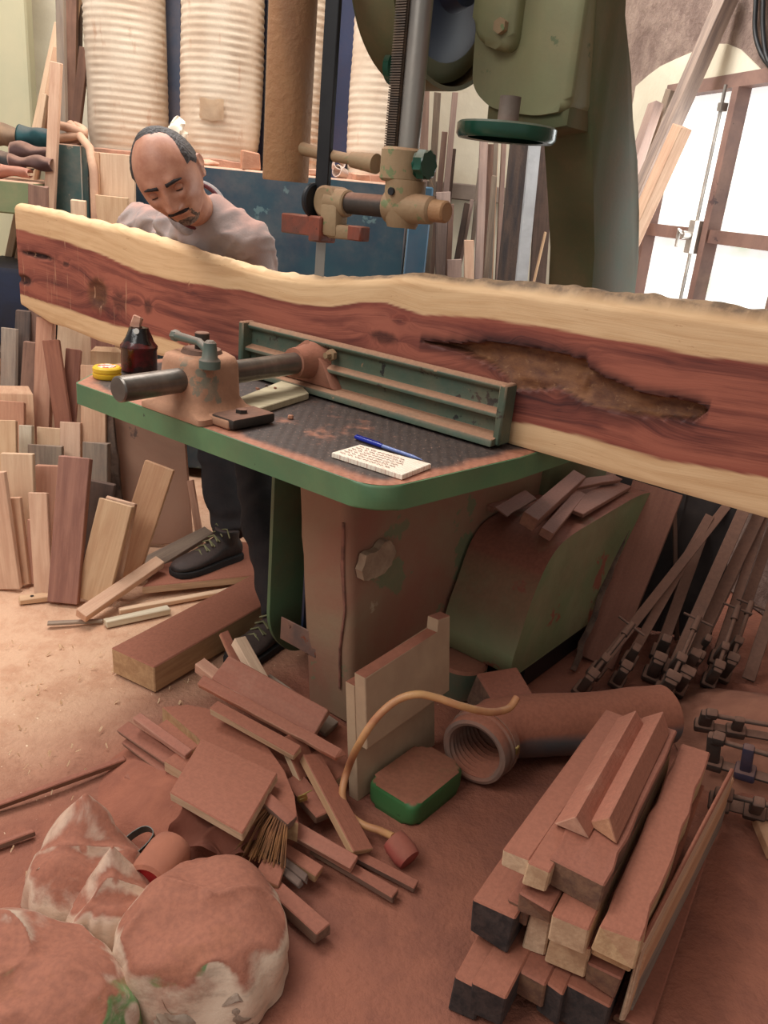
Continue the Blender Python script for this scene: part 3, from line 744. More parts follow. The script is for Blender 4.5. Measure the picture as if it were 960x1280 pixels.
LIPM = mat('muted_lip_skin', s(150, 88, 78), rough=.5)
SWEAT = mat('grey_sweatshirt_cloth', s(164, 152, 148), s(144, 134, 132), 4, rough=.95, bump=.25, bscale=160, dust=.55, film=.30, dcol=s(178, 120, 98), nlo=.3, nhi=.95)
TROUS = mat('dark_work_trouser_cloth', s(40, 36, 38), s(30, 28, 31), 5, rough=.95, bump=.4, bscale=60, film=.14, dcol=s(92, 70, 62))
BOOT = mat('black_leather_boot', s(40, 36, 36), s(28, 26, 27), 10, rough=.65, bump=.3, dust=.25, film=.12, dcol=s(120, 88, 76))
SOLE = mat('dark_rubber_sole', s(36, 32, 32), rough=.9)
LACE = mat('olive_laces', s(138, 134, 98), s(104, 100, 70), 20, rough=.9)
PELV = PB(288, 425, .86)
man = empty('person', (PELV.x, PELV.y, 0), 'man in grey sweatshirt and dark trousers bent over the slab behind the saw', 'person')
HS_ = 1.13
HC = PB(213, 222, .37)
dc = V((-HC.x, -HC.y, 0)).normalized()
f0 = Matrix.Rotation(math.radians(-7), 3, 'Z') @ dc
pt = math.radians(26); Fh = f0 * math.cos(pt) - ZZ * math.sin(pt); Uh0 = ZZ * math.cos(pt) + f0 * math.sin(pt)
Xh0 = Fh.cross(Uh0); rl = math.radians(26)
Uh = Uh0 * math.cos(rl) + Xh0 * math.sin(rl); Xh = Xh0 * math.cos(rl) - Uh0 * math.sin(rl)
HR = Matrix((Xh, Fh, Uh)).transposed()
def hp(p): return HC + HR @ (V(p) * HS_)
def g(x, w): return math.exp(-(x / w) ** 2)
def head_pt(az, el, off=0.0):
    """az 0 = straight ahead (face), el -90..90"""
    d = V((math.sin(az) * math.cos(el), math.cos(az) * math.cos(el), math.sin(el)))
    x, y, z = d.x * .077, d.y * .098, d.z * .118
    t = max(0, -d.z)
    x *= 1 - .30 * t ** 1.6
    if y < 0: y *= 1 - .45 * t ** 1.5
    else: y *= 1 - .06 * t
    if d.z > 0: x *= 1 + .05 * math.sin(d.z * PI); 
    if y > 0: y = y * (1 - .06 * g(d.x, .5)) - .002 * g(x, .03)
    fw_ = max(0, min(1, (d.y - .15) / .4)); ax = abs(x); k = 0
    k += .006 * g(z - .026, .011) * g(ax - .026, .024)
    k -= .013 * g(ax - .031, .015) * g(z - .004, .011)
    nz_ = 0
    if z > -.040: nz_ = .004 + .024 * max(0, min(1, (.018 - z) / .055))
    else: nz_ = .028 * max(0, 1 - (-.040 - z) / .010)
    if z > .018: nz_ *= g(z - .018, .012)
    k += nz_ * g(x, .010 + .006 * max(0, min(1, -z / .036)))
    k += .011 * g(ax - .0145, .0065) * g(z + .037, .008)
    k += .007 * g(ax - .044, .018) * g(z + .020, .018)
    k -= .004 * g(ax - .026, .006) * g(z + .052, .014)
    k += .007 * g(z + .060, .006) * g(x, .022) - .007 * g(z + .0675, .0028) * g(x, .025) + .007 * g(z + .075, .0055) * g(x, .019)
    k -= .004 * g(z + .087, .007) * g(x, .022); k += .010 * g(z + .104, .013) * g(x, .020)
    k -= .005 * g(ax - .050, .014) * g(z + .062, .02)
    y += k * fw_
    # forehead wrinkles between the brows
    y -= .0016 * fw_ * g(ax - .006, .003) * g(z - .030, .010)
    n_ = V((d.x / .077, d.y / .098, d.z / .118)).normalized()
    return V((x, y, z)) + n_ * off
# --- body: one continuous skin
NB_ = PB(246, 262, .60)                      # neck base
SHR = PB(175, 284, .71); SHL = PB(312, 308, .70)
CH = (SHR + SHL) / 2 + ZZ * -.02
ELR = PB(162, 375, .76); ELL = PB(328, 385, .78)
HDR = W(1.34, .615, .93); HDL = W(.92, .615, .93)
K1 = PB(272, 560, .80); A1 = P(288, 694, .045) + ZZ * .095; K2 = PB(322, 600, .66); HEEL2 = P(352, 796, 0) + VV * .03; A2 = HEEL2 + ZZ * .11 - VV * .03
H1 = PELV + U * .09; H2 = PELV - U * .09
def smooth_remesh(o, vox, it=0):
    m = o.modifiers.new('r', 'REMESH'); m.mode = 'VOXEL'; m.voxel_size = vox; m.use_smooth_shade = True
    if it:
        k = o.modifiers.new('s', 'SMOOTH'); k.iterations = it; k.factor = .5
    return bake(o)
mb = MB()
mb.grid(lambda i, j: hp(head_pt(i * 2 * PI, -PI / 2 + .03 + (PI - .06) * j)), 220, 150, True)
L0 = [mb.bm.verts[k] for k in ()]
mb.bm.verts.ensure_lookup_table()
bmesh.ops.holes_fill(mb.bm, edges=[e for e in mb.bm.edges if e.is_boundary], sides=0)
for sx in (-1, 1):                            # ears
    e = MB(); e.grid(lambda i, j: hp(V((sx * (.076 + .009 * math.sin(PI * j) * abs(math.cos(i * PI)) + (.010 if i > .5 else .0) * math.sin(PI * j)),
                 -.012 - .006 * 0 + .017 * math.cos(2 * PI * i) * math.sin(PI * j) - .008 * math.sin(PI * j), -.002 - .031 * math.cos(PI * j)))), 20, 14, True)
    e.bm.free()
    mb.lathe([(.001, -.012), (.015, -.010), (.021, 0), (.018, .004), (.010, .001), (.001, .000)], hp((sx * .084, -.016, .008)), HR @ V((sx, .15, .05)), 18)
    mb.lathe([(.001, -.010), (.011, -.008), (.014, 0), (.011, .003), (.001, .002)], hp((sx * .081, -.010, -.018)), HR @ V((sx, .12, .0)), 18)
jaw = hp((0, -.02, -.07))
mb.tube([hp((0, -.025, -.03)), jaw.lerp(NB_, .45), NB_, NB_.lerp(CH, .5)], [.062, .055, .058, .07], 24)
ND = (NB_ - CH)
mb.tube([PELV, PELV.lerp(CH, .5), CH, NB_.lerp(CH, .4)], [.11, .11, .105, .06], 24)
mb.tube([SHR, CH, SHL], [.04, .08, .04], 20)
def hand(mb, wr, el, side):
    d = (wr - el).normalized(); up = ZZ; pn = -VV                      # palm faces the slab
    fdir = (ZZ * .86 + U * (.5 if side > 0 else -.5) * -.0 + U * -side * .35).normalized(); sd = fdir.cross(pn).normalized()
    pal = wr + fdir * .055
    mb.tube([wr, wr + fdir * .02, pal, pal + fdir * .035], [.026, .032, .036, .033], 16)
    for k, (off, ln) in enumerate(((-.028, .070), (-.010, .080), (.009, .076), (.027, .060))):
        p0 = pal + fdir * .03 + sd * off; p1 = p0 + fdir * ln * .5 + pn * .002 + sd * off * .15; p2 = p1 + fdir * ln * .3 + pn * .010; p3 = p2 + fdir * ln * .2 + pn * .012
        mb.tube([p0, p1, p2, p3], [.0095, .009, .0085, .007], 10)
    th = wr + fdir * .025 - sd * .026 * side
    mb.tube([th, th + (fdir * .5 - sd * side) * .03, th + (fdir * .8 - sd * side) * .05], [.013, .0105, .008], 10)
for sh, el, hd_, sd_ in ((SHR, ELR, HDR, 1), (SHL, ELL, HDL, -1)):
    mb.tube([sh, sh.lerp(el, .4), el], [.042, .040, .034], 18); mb.tube([el, el.lerp(hd_, .4), hd_], [.040, .038, .027], 18)
    hand(mb, hd_, el, sd_)
for h, k, a in ((H1, K1, A1), (H2, K2, A2)):
    mb.tube([h, h.lerp(k, .4), k], [.082, .075, .055], 18); mb.tube([k, k.lerp(a, .35), a], [.052, .052, .038], 18)
body = mb.build('body', SKIN, man)
smooth_remesh(body, .0042, 1)
# --- hair: receding on the front, full on the sides and back
def shell(name, m, mask, off, az0, az1, el0, el1, n1, n2, wob=.0):
    bm = bmesh.new(); vs = {}; lay = []
    for i in range(n1 + 1):
        for j in range(n2 + 1):
            az = az0 + (az1 - az0) * i / n1; el = el0 + (el1 - el0) * j / n2
            p = head_pt(az, el); k = mask(p, az, el)
            o_ = off * max(-.6, min(1, k * 3)) + (noise.noise(V((p.x * 220, p.y * 220, p.z * 90))) * wob)
            vs[i, j] = (bm.verts.new(hp(head_pt(az, el, o_))), k)
    for i in range(n1):
        for j in range(n2):
            q = [vs[i, j], vs[i + 1, j], vs[i + 1, j + 1], vs[i, j + 1]]
            if max(x[1] for x in q) > 0: bm.faces.new([x[0] for x in q])
    bmesh.ops.delete(bm, geom=[v for v in bm.verts if not v.link_faces], context='VERTS')
    mb = MB(); mb.bm.free(); mb.bm = bm
    return mb.build(name, m, man, angle=180)
def hair_mask(p, az, el):
    x, y, z = p; ax = abs(x)
    # receding hairline: high bald forehead, hair from temple to temple over the crown
    line = .020 - .020 * g(ax - .040, .018) + .030 * sm(ax, .055, .074) - .008 * g(x, .02)
    k = line + noise.noise(V((x * 160, z * 160, 0))) * .003 - y
    low = z + .045 - .02 * sm(-y, .0, .06)              # nape
    if ax > .055 and y > -.03: low = z - .012 - .02 * sm(y, .0, .03)
    return min(k * 18, low * 40) / 1.0
shell('hair', HAIR, hair_mask, .0050, 0, 2 * PI, -.7, 1.565, 320, 170, .0012)
def beard_mask(p, az, el):
    x, y, z = p; ax = abs(x)
    if y < .02: return -1
    goat = .024 - math.hypot(x, (z + .102) * .95); jawl = min(-.085 - z + .35 * max(0, ax - .02), .09) 
    mid = g(x, .026) * .03
    k = max(goat, min(-.092 - z, .06 - ax) * .8)
    if -.080 < z < -.056 and ax < .026: k = -1
    side = min(.0035 - abs(ax - .0285), -.062 - z, z + .100)
    return max(k, side) * 40
shell('beard', BEARD, beard_mask, .0028, -1.1, 1.1, -1.45, -.35, 120, 90, .001)
def moust_mask(p, az, el):
    x, y, z = p; ax = abs(x)
    return (.0048 - abs(z + .0535 + 5.0 * x * x) - .0016 * (ax > .022)) * 130 if ax < .028 and y > .05 else -1
shell('moustache', MOUST, moust_mask, .0038, -.6, .6, -.75, -.3, 90, 60, .0012)
for sg in (-1, 1):
    def brow_mask(p, az, el):
        x = p.x * sg
        return (.0050 - abs(p.z - .0205 - .10 * (x - .012) + 3.2 * max(0, x - .034) ** 1.0 * .1) - .0025 * max(0, (x - .034) / .012)) * 140 if .010 < x < .050 else -1
    shell('eyebrow', MOUST, brow_mask, .0035, (.05 if sg > 0 else -.8), (.8 if sg > 0 else -.05), .0, .5, 60, 50, .001)
    # eyes look down: nearly shut lids
    mb = MB(); c = V((sg * .031, 0, .003)); yy = .098 * math.sqrt(max(0, 1 - (c.x / .077) ** 2)) * .97
    mb.lathe([(.0005, -.0115), (.006, -.0098), (.0100, -.0058), (.0115, 0), (.0100, .0058), (.006, .0098), (.0005, .0115)], hp((c.x, yy - .0165, c.z)), HR @ V((0, 0, 1)), 20)
    ey = mb.build('eye', mat('eye_white', s(190, 176, 164), rough=.25), man)
    mb = MB(); cc = V((c.x, yy - .0165, c.z)); dr = V((0, .82, -.57))
    mb.lathe([(.0052, .0106), (.0045, .0119), (.0005, .0123)], hp(cc), HR @ dr, 16, caps=False)
    mb.build('iris', mat('dark_brown_iris', s(40, 26, 22), rough=.2), ey)
    mb = MB()
    mb.grid(lambda i, j: hp(cc + V((math.sin((i - .5) * 2.6) * .0134 * math.cos(-.30 + j * 1.25), math.cos((i - .5) * 2.6) * .0134 * math.cos(-.30 + j * 1.25), .0134 * math.sin(-.30 + j * 1.25)))), 16, 10)
    mb.build('eyelid', SKIN, man)
    mb = MB(); mb.tube([hp(cc + V((math.sin(k * .22) * .0138 * math.cos(-.36), math.cos(k * .22) * .0138 * math.cos(-.36), .0138 * math.sin(-.36 - .012 * k * k)))) for k in range(-5, 6)], .0011, 6)
    mb.build('lash_line', MOUST, man)
mb = MB(); 
# --- clothes
def loft_sections(mb, secs, n=36):
    """secs: centre, side-vector, depth-vector"""
    L = []
    for c, a, b in secs:
        L.append([mb.bm.verts.new(c + a * math.cos(k * 2 * PI / n) + b * math.sin(k * 2 * PI / n)) for k in range(n)])
    for A, B in zip(L, L[1:]):
        for k in range(n): mb.bm.faces.new((A[k], A[(k + 1) % n], B[(k + 1) % n], B[k]))
    mb.bm.faces.new(L[0][::-1]); mb.bm.faces.new(L[-1])
SD = (SHL - SHR).normalized(); SPI = (CH - PELV).normalized(); BK = SD.cross(SPI).normalized()
if BK.dot(VV) < 0: BK = -BK
BKN = SD.cross((NB_ - CH).normalized()).normalized(); BKN = BKN if BKN.dot(VV) > 0 else -BKN
mb = MB()
loft_sections(mb, [(PELV - ZZ * .06, SD * .185, BK * .14), (PELV, SD * .19, BK * .145), (PELV.lerp(CH, .35), SD * .19, BK * .145), (PELV.lerp(CH, .7), SD * .205, BK * .145),
                   (CH, SD * .215, BK * .125), (CH.lerp(NB_, .35), SD * .185, BK * .10 + BKN * .0), (CH.lerp(NB_, .72), SD * .115, BKN * .088), (NB_ , SD * .082, BKN * .080)])
for sh, el, hd_ in ((SHR, ELR, HDR), (SHL, ELL, HDL)):
    mb.tube([CH.lerp(sh, .75) + ZZ * .01, sh, sh.lerp(el, .35), sh.lerp(el, .7), el, el.lerp(hd_, .3), el.lerp(hd_, .7), hd_.lerp(el, .08)], [.080, .080, .074, .068, .066, .062, .056, .046], 24)
def ball(mb, c, r): mb.lathe([(r * math.sin(PI * k / 10), -r * math.cos(PI * k / 10)) for k in range(11)], c, ZZ, 20)
for sh, el, hd_ in ((SHR, ELR, HDR), (SHL, ELL, HDL)):
    ball(mb, sh, .080); ball(mb, el, .068); ball(mb, CH.lerp(sh, .6) - ZZ * .01, .092); ball(mb, NB_.lerp(sh, .35) - ZZ * .030, .070); ball(mb, NB_.lerp(sh, .7) - ZZ * .02, .072)
    ball(mb, NB_.lerp(sh, .6) - ZZ * .10 + VV * .03, .085)
ball(mb, NB_ - ZZ * .085 + VV * .04, .095)
mb.tube([NB_ + ZZ * .012 + VV * .03, (NB_ + SHL) / 2 + ZZ * .004 + VV * .02, SHL], [.060, .070, .078], 24)
sw = mb.build('sweatshirt', SWEAT, man)
smooth_remesh(sw, .009, 14)
for v in sw.data.vertices:
    q = v.co + V((PELV.x, PELV.y, 0)); dN = (q - NB_).length
    fold = math.sin((q.dot(SD) * 30 + q.z * 16 + 5 * noise.noise(q * 4))) * .0055 + noise.noise(q * 9) * .009
    st = V((q.dot(SD) * 5 + q.z * 3, q.z * 9 - q.dot(SD) * 5, q.dot(VV) * 5))
    rdg = 1 - abs(noise.noise(st)) * 2.2; rd2 = 1 - abs(noise.noise(st * 2.1 + V((7, 2, 5)))) * 2.2
    v.co += v.normal * (fold * .6 + .016 * max(0, rdg) ** 2 + .008 * max(0, rd2) ** 2 - .010) * sm(dN, .07, .16)
mb = MB(); ax_ = (NB_ - CH).normalized(); ax_ = (ax_ * .8 + (jaw - NB_).normalized() * .2).normalized()
e1 = SD - ax_ * SD.dot(ax_); e1.normalize(); e2 = ax_.cross(e1)
mb.tube([NB_ + ax_ * (.012) + e1 * math.cos(k * 2 * PI / 40) * .084 + e2 * math.sin(k * 2 * PI / 40) * .082 for k in range(41)], .0095, 10, flat=1.6)
mb.build('collar', mat('ribbed_grey_collar', s(150, 138, 134), s(128, 118, 116), 60, rough=.95, bump=.3), man)
mb = MB(); mb.tube([NB_ + ax_ * .026 + e1 * math.cos(k * 2 * PI / 40) * .074 + e2 * math.sin(k * 2 * PI / 40) * .072 for k in range(41)], .006, 8)
mb.build('undershirt', mat('dark_red_undershirt', s(104, 44, 46), s(70, 40, 44), 40, rough=.95), man)
mb = MB()
mb.tube([PELV + ZZ * .07, PELV - ZZ * .03, PELV - ZZ * .10], [.15, .155, .13], 24)
for h, k, a in ((H1, K1, A1), (H2, K2, A2)):
    mb.tube([h, h.lerp(k, .35), h.lerp(k, .75), k, k.lerp(a, .3), k.lerp(a, .65), a + (a - k) * .05], [.108, .098, .082, .078, .074, .072, .070], 24)
tr = mb.build('trousers', TROUS, man); smooth_remesh(tr, .009, 6)
for v in tr.data.vertices:
    q = v.co + V((PELV.x, PELV.y, 0))
    low = sm(.75 - q.z, .0, .45)
    v.co += v.normal * (noise.noise(q * 7) * .016 + (math.sin(q.z * 60 + 9 * noise.noise(q * 5)) * .004) * low)
def boot(heel, toe, z0, name):
    d = (toe - heel); d.z = 0; L = d.length; d.normalize(); sd = V((-d.y, d.x, 0)); B = heel.copy(); B.z = z0
    secs = [(0, .022, .050, .05), (.03, .036, .062, .06), (.10, .040, .085, .10), (.22, .041, .095, .13), (.34, .042, .085, .11), (.46, .045, .066, .085), (.60, .049, .052, .068), (.75, .051, .043, .056), (.88, .046, .036, .046), (.97, .030, .028, .034), (1.0, .012, .022, .026)]
    mb = MB(); Ls = []
    for t, w_, h_, _ in secs:
        c = B + d * (t * L)
        ring = []
        for k in range(24):
            an = k * 2 * PI / 24; x = math.cos(an) * w_; y = math.sin(an)
            zz = .018 + (h_ - .018) * (.5 + .5 * y) if y > -.6 else .018
            zz = .016 + max(0, (y + .7) / 1.7) * (h_ * 1.05)
            ring.append(mb.bm.verts.new(c + sd * x * (1 if y < .4 else 1 - .45 * (y - .4)) + ZZ * zz))
        Ls.append(ring)
    for A, Bq in zip(Ls, Ls[1:]):
        for k in range(24): mb.bm.faces.new((A[k], A[(k + 1) % 24], Bq[(k + 1) % 24], Bq[k]))
    mb.bm.faces.new(Ls[0]); mb.bm.faces.new(Ls[-1])
    mb.tube([B + d * (.20 * L) + ZZ * .075, B + d * (.19 * L) + ZZ * .125], [.044, .046], 20)
    bo_ = mb.build(name, BOOT, man, angle=180); smooth_remesh(bo_, .005, 4)
    mb = MB(); out = []
    for t, w_, *_ in secs: out.append((t * L, w_ + .005))
    out = out + [(t, -w_) for t, w_ in out[::-1]]
    mb.prism(out, 0, .022, lambda p, q, h: B + d * p + sd * q + ZZ * h, bev=.003); mb.build('sole', SOLE, bo_)
    mb = MB()
    for k in range(5):
        t = .30 + k * .075; h_ = .118 - k * .013; c = B + d * (t * L) + ZZ * h_
        mb.tube([c + sd * .026 - ZZ * .012, c + ZZ * .006 + d * .006, c - sd * .026 - ZZ * .008 + d * .012], .0028, 6)
        mb.tube([c - sd * .026 - ZZ * .012, c + ZZ * .006 + d * .006, c + sd * .026 - ZZ * .008 + d * .012], .0028, 6)
    c = B + d * (.28 * L) + ZZ * .125
    mb.tube([c, c + sd * .03 + ZZ * .01, c + sd * .045 - ZZ * .02], .0025, 6); mb.tube([c, c - sd * .03 + ZZ * .012, c - sd * .05 - ZZ * .015], .0025, 6)
    mb.build('laces', LACE, bo_)
    return bo_
BZ = .045
h1 = P(298, 694, BZ); t1 = P(216, 721, BZ); boot(h1, t1, BZ, 'boot')
t2 = HEEL2 - VV * .27 - U * .03; boot(HEEL2, t2, .0, 'boot')
# ================================================================== BOARDS, BACKGROUND AND CLUTTER
PALE = wood('pale_raw_pine', s(224, 192, 156), s(206, 168, 134), dust=.25, film=.12, dcol=s(204, 154, 124))
TAN = wood('tan_raw_wood', s(216, 176, 142), s(196, 150, 118), dust=.3, film=.18, dcol=s(196, 142, 114))
PINK = wood('pinkish_raw_wood', s(202, 154, 126), s(178, 126, 102), dust=.3, film=.2, dcol=s(190, 132, 104))
ROSY = wood('rosy_brown_wood', s(162, 110, 90), s(134, 86, 72), dust=.25, film=.2, dcol=s(178, 124, 100))
BROWN = wood('dull_brown_wood', s(138, 104, 86), s(108, 80, 68), dust=.3, film=.25, dcol=s(170, 124, 102))
DARKW = wood('dark_old_wood', s(92, 74, 64), s(66, 54, 50), dust=.25, film=.2, dcol=s(146, 110, 92))
GREYW = wood('weathered_grey_wood', s(150, 134, 116), s(118, 104, 92), dust=.3, film=.25, dcol=s(176, 140, 118))
WHITEW = wood('whitewashed_wood', s(222, 212, 186), s(196, 182, 156), dust=.2, film=.1, rnd=.04)
DUSTY = wood('red_dusted_wood', s(206, 172, 134), s(178, 142, 108), dust=1.3, film=.05, dcol=s(158, 97, 75))
DUSTYD = wood('thickly_dusted_dark_wood', s(134, 104, 82), s(98, 74, 62), dust=1.3, film=.22, dcol=s(152, 93, 73))
SCUFF = wood('scuffed_red_board', s(176, 110, 88), s(206, 164, 138), dust=.9, film=.4, dcol=s(160, 98, 78))
BLACKEND = wood('black_barked_wood', s(70, 58, 54), s(40, 36, 36), dust=1.3, film=.0, dcol=s(158, 97, 75))
BARK = mat('rough_bark', s(108, 88, 74), s(64, 52, 46), 18, rough=.95, bump=.9, bscale=40, film=.2)
def plank(name, label, cat, A, B, w_, t_, nrm, m, group=None, jit=.0015, bev=.002, taper=None, chew=0, parent=None):
    """box from A to B (end centres), w_ wide, t_ thick, broad face along nrm"""
    A, B = V(A), V(B); L = (B - A).length; mb = MB()
    nx = max(2, int(L / .05)); 
    r = bmesh.ops.create_cube(mb.bm, size=1)
    for v in r['verts']:
        k = V(v.co); v.co = V(((k.x + .5) * L, k.y * w_, k.z * t_))
        if taper and k.x > 0: v.co.y *= taper
        v.co += V((random.uniform(-1, 1) * jit * 2, random.uniform(-1, 1) * jit, random.uniform(-1, 1) * jit))
    if chew:
        ed = [e for e in mb.bm.edges if abs((e.verts[0].co - e.verts[1].co).x) > L * .5]
        bmesh.ops.subdivide_edges(mb.bm, edges=ed, cuts=nx)
        for v in mb.bm.verts:
            q = v.co; v.co += V((0, noise.noise(V((q.x * 14, q.y * 9, chew))) * min(w_ * .14, .006), noise.noise(V((q.x * 9, q.z * 9, chew + 4))) * min(t_ * .18, .005)))
            if q.x > L * .97 or q.x < L * .03: v.co.x += noise.noise(V((q.y * 60, q.z * 60, chew))) * .02
    if bev: bmesh.ops.bevel(mb.bm, geom=mb.bm.edges[:], offset=min(bev, t_ * .2), segments=1, affect='EDGES')
    base = Matrix.Translation(A) @ rotm(B - A, nrm).to_4x4()
    mb.bm.transform(base)
    o = mb.build(name, m, mtx=base, smooth=False)
    return tag(o, label, cat, group)
def lean(name, label, cat, bx, by, tx, ty, wpx, m, yb=None, k=.22, t_=.022, group='boards leaning in the pile at the left', **kw):
    """a board standing on the floor and leaning back"""
    if yb is None: yb = P(bx, by, .0).y
    n_ = V((0, 1, -k)).normalized(); p0 = V((0, yb, 0))
    A = PP(bx, by, p0, n_); B = PP(tx, ty, p0, n_); d = (B - A).normalized()
    A = A - d * ((A.z - .004) / d.z)
    wd = wpx / F * ((A + B) / 2 - EYE).dot(-R.transposed()[2] if False else (R @ V((0, 0, -1))))
    return plank(name, label, cat, A - n_ * t_ * 0, B, wd, t_, -n_, m, group, **kw)
BD = 'board'
# front row, feet visible on the floor
lean('board', 'tan board at the far left edge of the photo, front row of the leaning offcuts', BD, 6, 737, -14, 590, 42, TAN, k=.2)
lean('board', 'narrow tan board just right of the leftmost front board, leaning', BD, 27, 722, 16, 622, 20, TAN, yb=2.50)
lean('board', 'broad pale pine board with fine cathedral grain, leaning at the left', BD, 27, 712, 22, 567, 40, PALE, yb=2.60)
lean('stick', 'upright short pale orange stick with a dark knot near its foot', BD, 55, 736, 48, 616, 23, TAN, yb=2.44)
lean('board', 'slim shaded board wedged behind the short orange stick', BD, 41, 724, 44, 650, 16, PINK, yb=2.52)
lean('board', 'rosy brown sawn board with a split chipped foot, leaning at the left', BD, 79, 754, 95, 571, 38, ROSY, k=.25, t_=.03)
lean('board', 'pale peach board leaning left of the saw, front one of a pair', BD, 115, 750, 146, 628, 42, PALE, yb=2.43)
lean('board', 'peach board tucked right behind the front pale peach board', BD, 128, 746, 152, 625, 38, TAN, yb=2.48)
lean('board', 'peach board tilted strongly to the right, nearest the large brown panel', BD, 152, 730, 200, 582, 37, TAN, yb=2.60)
# second row
lean('board', 'dull pink board showing behind the rosy brown board', BD, 60, 700, 60, 582, 30, PINK, yb=2.70)
lean('board', 'grey-brown smooth board behind the pink and peach boards', BD, 57, 640, 57, 556, 42, GREYW, yb=2.78)
lean('board', 'clean light orange block end above the rosy brown board', BD, 89, 590, 89, 528, 25, TAN, yb=2.84)
lean('board', 'short pale pine piece with a seam beside the white strip', BD, 63, 590, 63, 534, 30, PALE, yb=2.90)
lean('strip', 'small whitewashed strip standing among the leaning boards', BD, 33, 600, 33, 532, 17, WHITEW, yb=2.84)
lean('board', 'light pine board at the left edge below the wedge-shaped board', BD, 9, 600, 8, 525, 26, PALE, yb=2.72)
lean('board', 'dark brown shaded board behind the pale peach pair', BD, 112, 715, 126, 602, 36, DARKW, yb=2.60)
lean('block', 'weathered tan block below the table corner, lower of two', BD, 121, 603, 121, 553, 30, GREYW, yb=2.78, t_=.04)
lean('board', 'tall tan board with a sawn top below the table corner, upper of two', BD, 118, 600, 117, 456, 31, TAN, yb=2.86)
pn = lean('panel', 'large dusty brown panel with dark stains leaning behind the man\'s boot', 'panel', 198, 690, 182, 470, 88, mat('stained_brown_panel', s(164, 124, 102), s(136, 102, 84), 2.5, rough=.9, film=.2, chip=[(s(96, 78, 70), .60, 3)]), yb=2.93, k=.28, group=None)
lean('bark_strip', 'dark ragged bark strip along the left of the big panel', BD, 150, 660, 135, 515, 14, BARK, yb=2.86, k=.26, chew=3, group=None)
lean('strip', 'thin reddish strip leaning by the man\'s trouser leg', BD, 249, 668, 238, 600, 8, PINK, yb=2.90, group=None)
# third row
lean('board', 'tall orange-pink board with a clear edge, back row at the left', BD, 53, 530, 58, 398, 21, PINK, yb=3.04, t_=.035)
lean('board', 'red-brown board leaning over the tall orange-pink one', BD, 80, 535, 64, 425, 20, ROSY, yb=2.98)
lean('board', 'narrow rosy board just left of the tan board below the table corner', BD, 86, 525, 93, 437, 18, ROSY, yb=3.04)
lean('board', 'deep red-brown board left of the tall orange-pink one', BD, 37, 500, 42, 428, 23, BROWN, yb=3.14)
lean('board', 'pale grey board with a dark moss stain at the far left', BD, 11, 482, 12, 410, 19, GREYW, yb=3.20)
lean('board', 'dark brown tall board right of the stained grey one', BD, 25, 490, 30, 388, 18, DARKW, yb=3.26)
lean('board', 'broad pale board with knots, back row under the slab', BD, 92, 480, 97, 405, 46, PALE, yb=3.28)
lean('board', 'dusky brown board right of the broad knotty one', BD, 130, 480, 128, 420, 28, ROSY, yb=3.24)
lean('slat', 'pale slat with bark beside the dark brown board', BD, 36, 470, 39, 400, 9, GREYW, yb=3.32)
wdg = lean('board', 'wide beige wedge-topped board at the left edge', BD, 18, 560, 14, 488, 56, TAN, yb=2.98, jit=.02, t_=.035)
lean('board', 'broad pinkish board standing in front of the wedge-topped board', BD, 12, 560, 12, 502, 38, PINK, yb=2.88)
lean('log_end', 'round pale beige log end standing behind the oil bottle', 'log', 134, 500, 134, 434, 34, PALE, yb=3.12, t_=.10, group=None, bev=.03)
# floor pieces near the boot
def flat(name, label, x0, y0, x1, y1, wpx, m, z=.0, t_=.02, z1=None, cat=BD, group=None, up=ZZ, **kw):
    z1 = z if z1 is None else z1
    A = P(x0, y0, z + t_ / 2); B = P(x1, y1, z1 + t_ / 2); d = ((A + B) / 2 - EYE).length
    return plank(name, label, cat, A, B, wpx / F * d * 1.25, t_, up, m, group, **kw)
FG = 'loose pieces on the floor by the boot'
def quadboard(name, label, pts, z, t_, m, cat=BD, group=None, bev=.003, tilt=0):
    """flat piece with a traced outline lying at height z (top surface z+t_)"""
    q = [P(x, y, z + t_) for x, y in pts]; mb = MB()
    mb.prism([(p.x, p.y) for p in q], z, z + t_, lambda a, b, h: V((a, b, h)), bev=bev, seg=1)
    d = q[1] - q[0]; d.z = 0; base = Matrix.Translation(V((q[0].x, q[0].y, z))) @ rotm(d, ZZ).to_4x4()
    return tag(mb.build(name, m, mtx=base, smooth=False), label, cat, group)
quadboard('board', 'red-dusted board under the man\'s boot', [(178, 733), (345, 716), (352, 686), (300, 676), (206, 704)], .014, .03, DUSTY, group=FG)
plank('board', 'pale tapering board lying behind the boot board', BD, P(176, 712, .02), P(262, 664, .10), .10, .018, V((-.2, -.3, 1)), GREYW, FG, taper=.6)
plank('stick', 'clean orange square stick propped on the floor, pointing up to the boot', BD, P(101, 770, .035), P(200, 702, .085), .042, .032, V((.3, -.2, 1)), TAN, FG)
flat('stick', 'long thin pale lath right of the white stick', 149, 764, 300, 736, 7, PALE, t_=.016, group=FG)
flat('stick', 'white painted stick end on the floor', 131, 779, 212, 762, 9, WHITEW, z=.0, t_=.022, group=FG)
flat('stick', 'thin grey lath left of the white stick', 60, 779, 129, 776, 5, GREYW, t_=.008, group=FG)
fb_ = flat('block', 'flat pale block with two dark holes below the leaning boards', 24, 750, 66, 745, 11, PALE, t_=.018, group=FG)
for fx in (.3, .72):
    mb = MB(); mb.cyl(V((fx * .13, .0, .0092)), V((fx * .13, .0, .0098)), .006, n=10); mb.bm.transform(fb_.matrix_world); mb.build('nail_hole', BLACKMETAL, fb_)
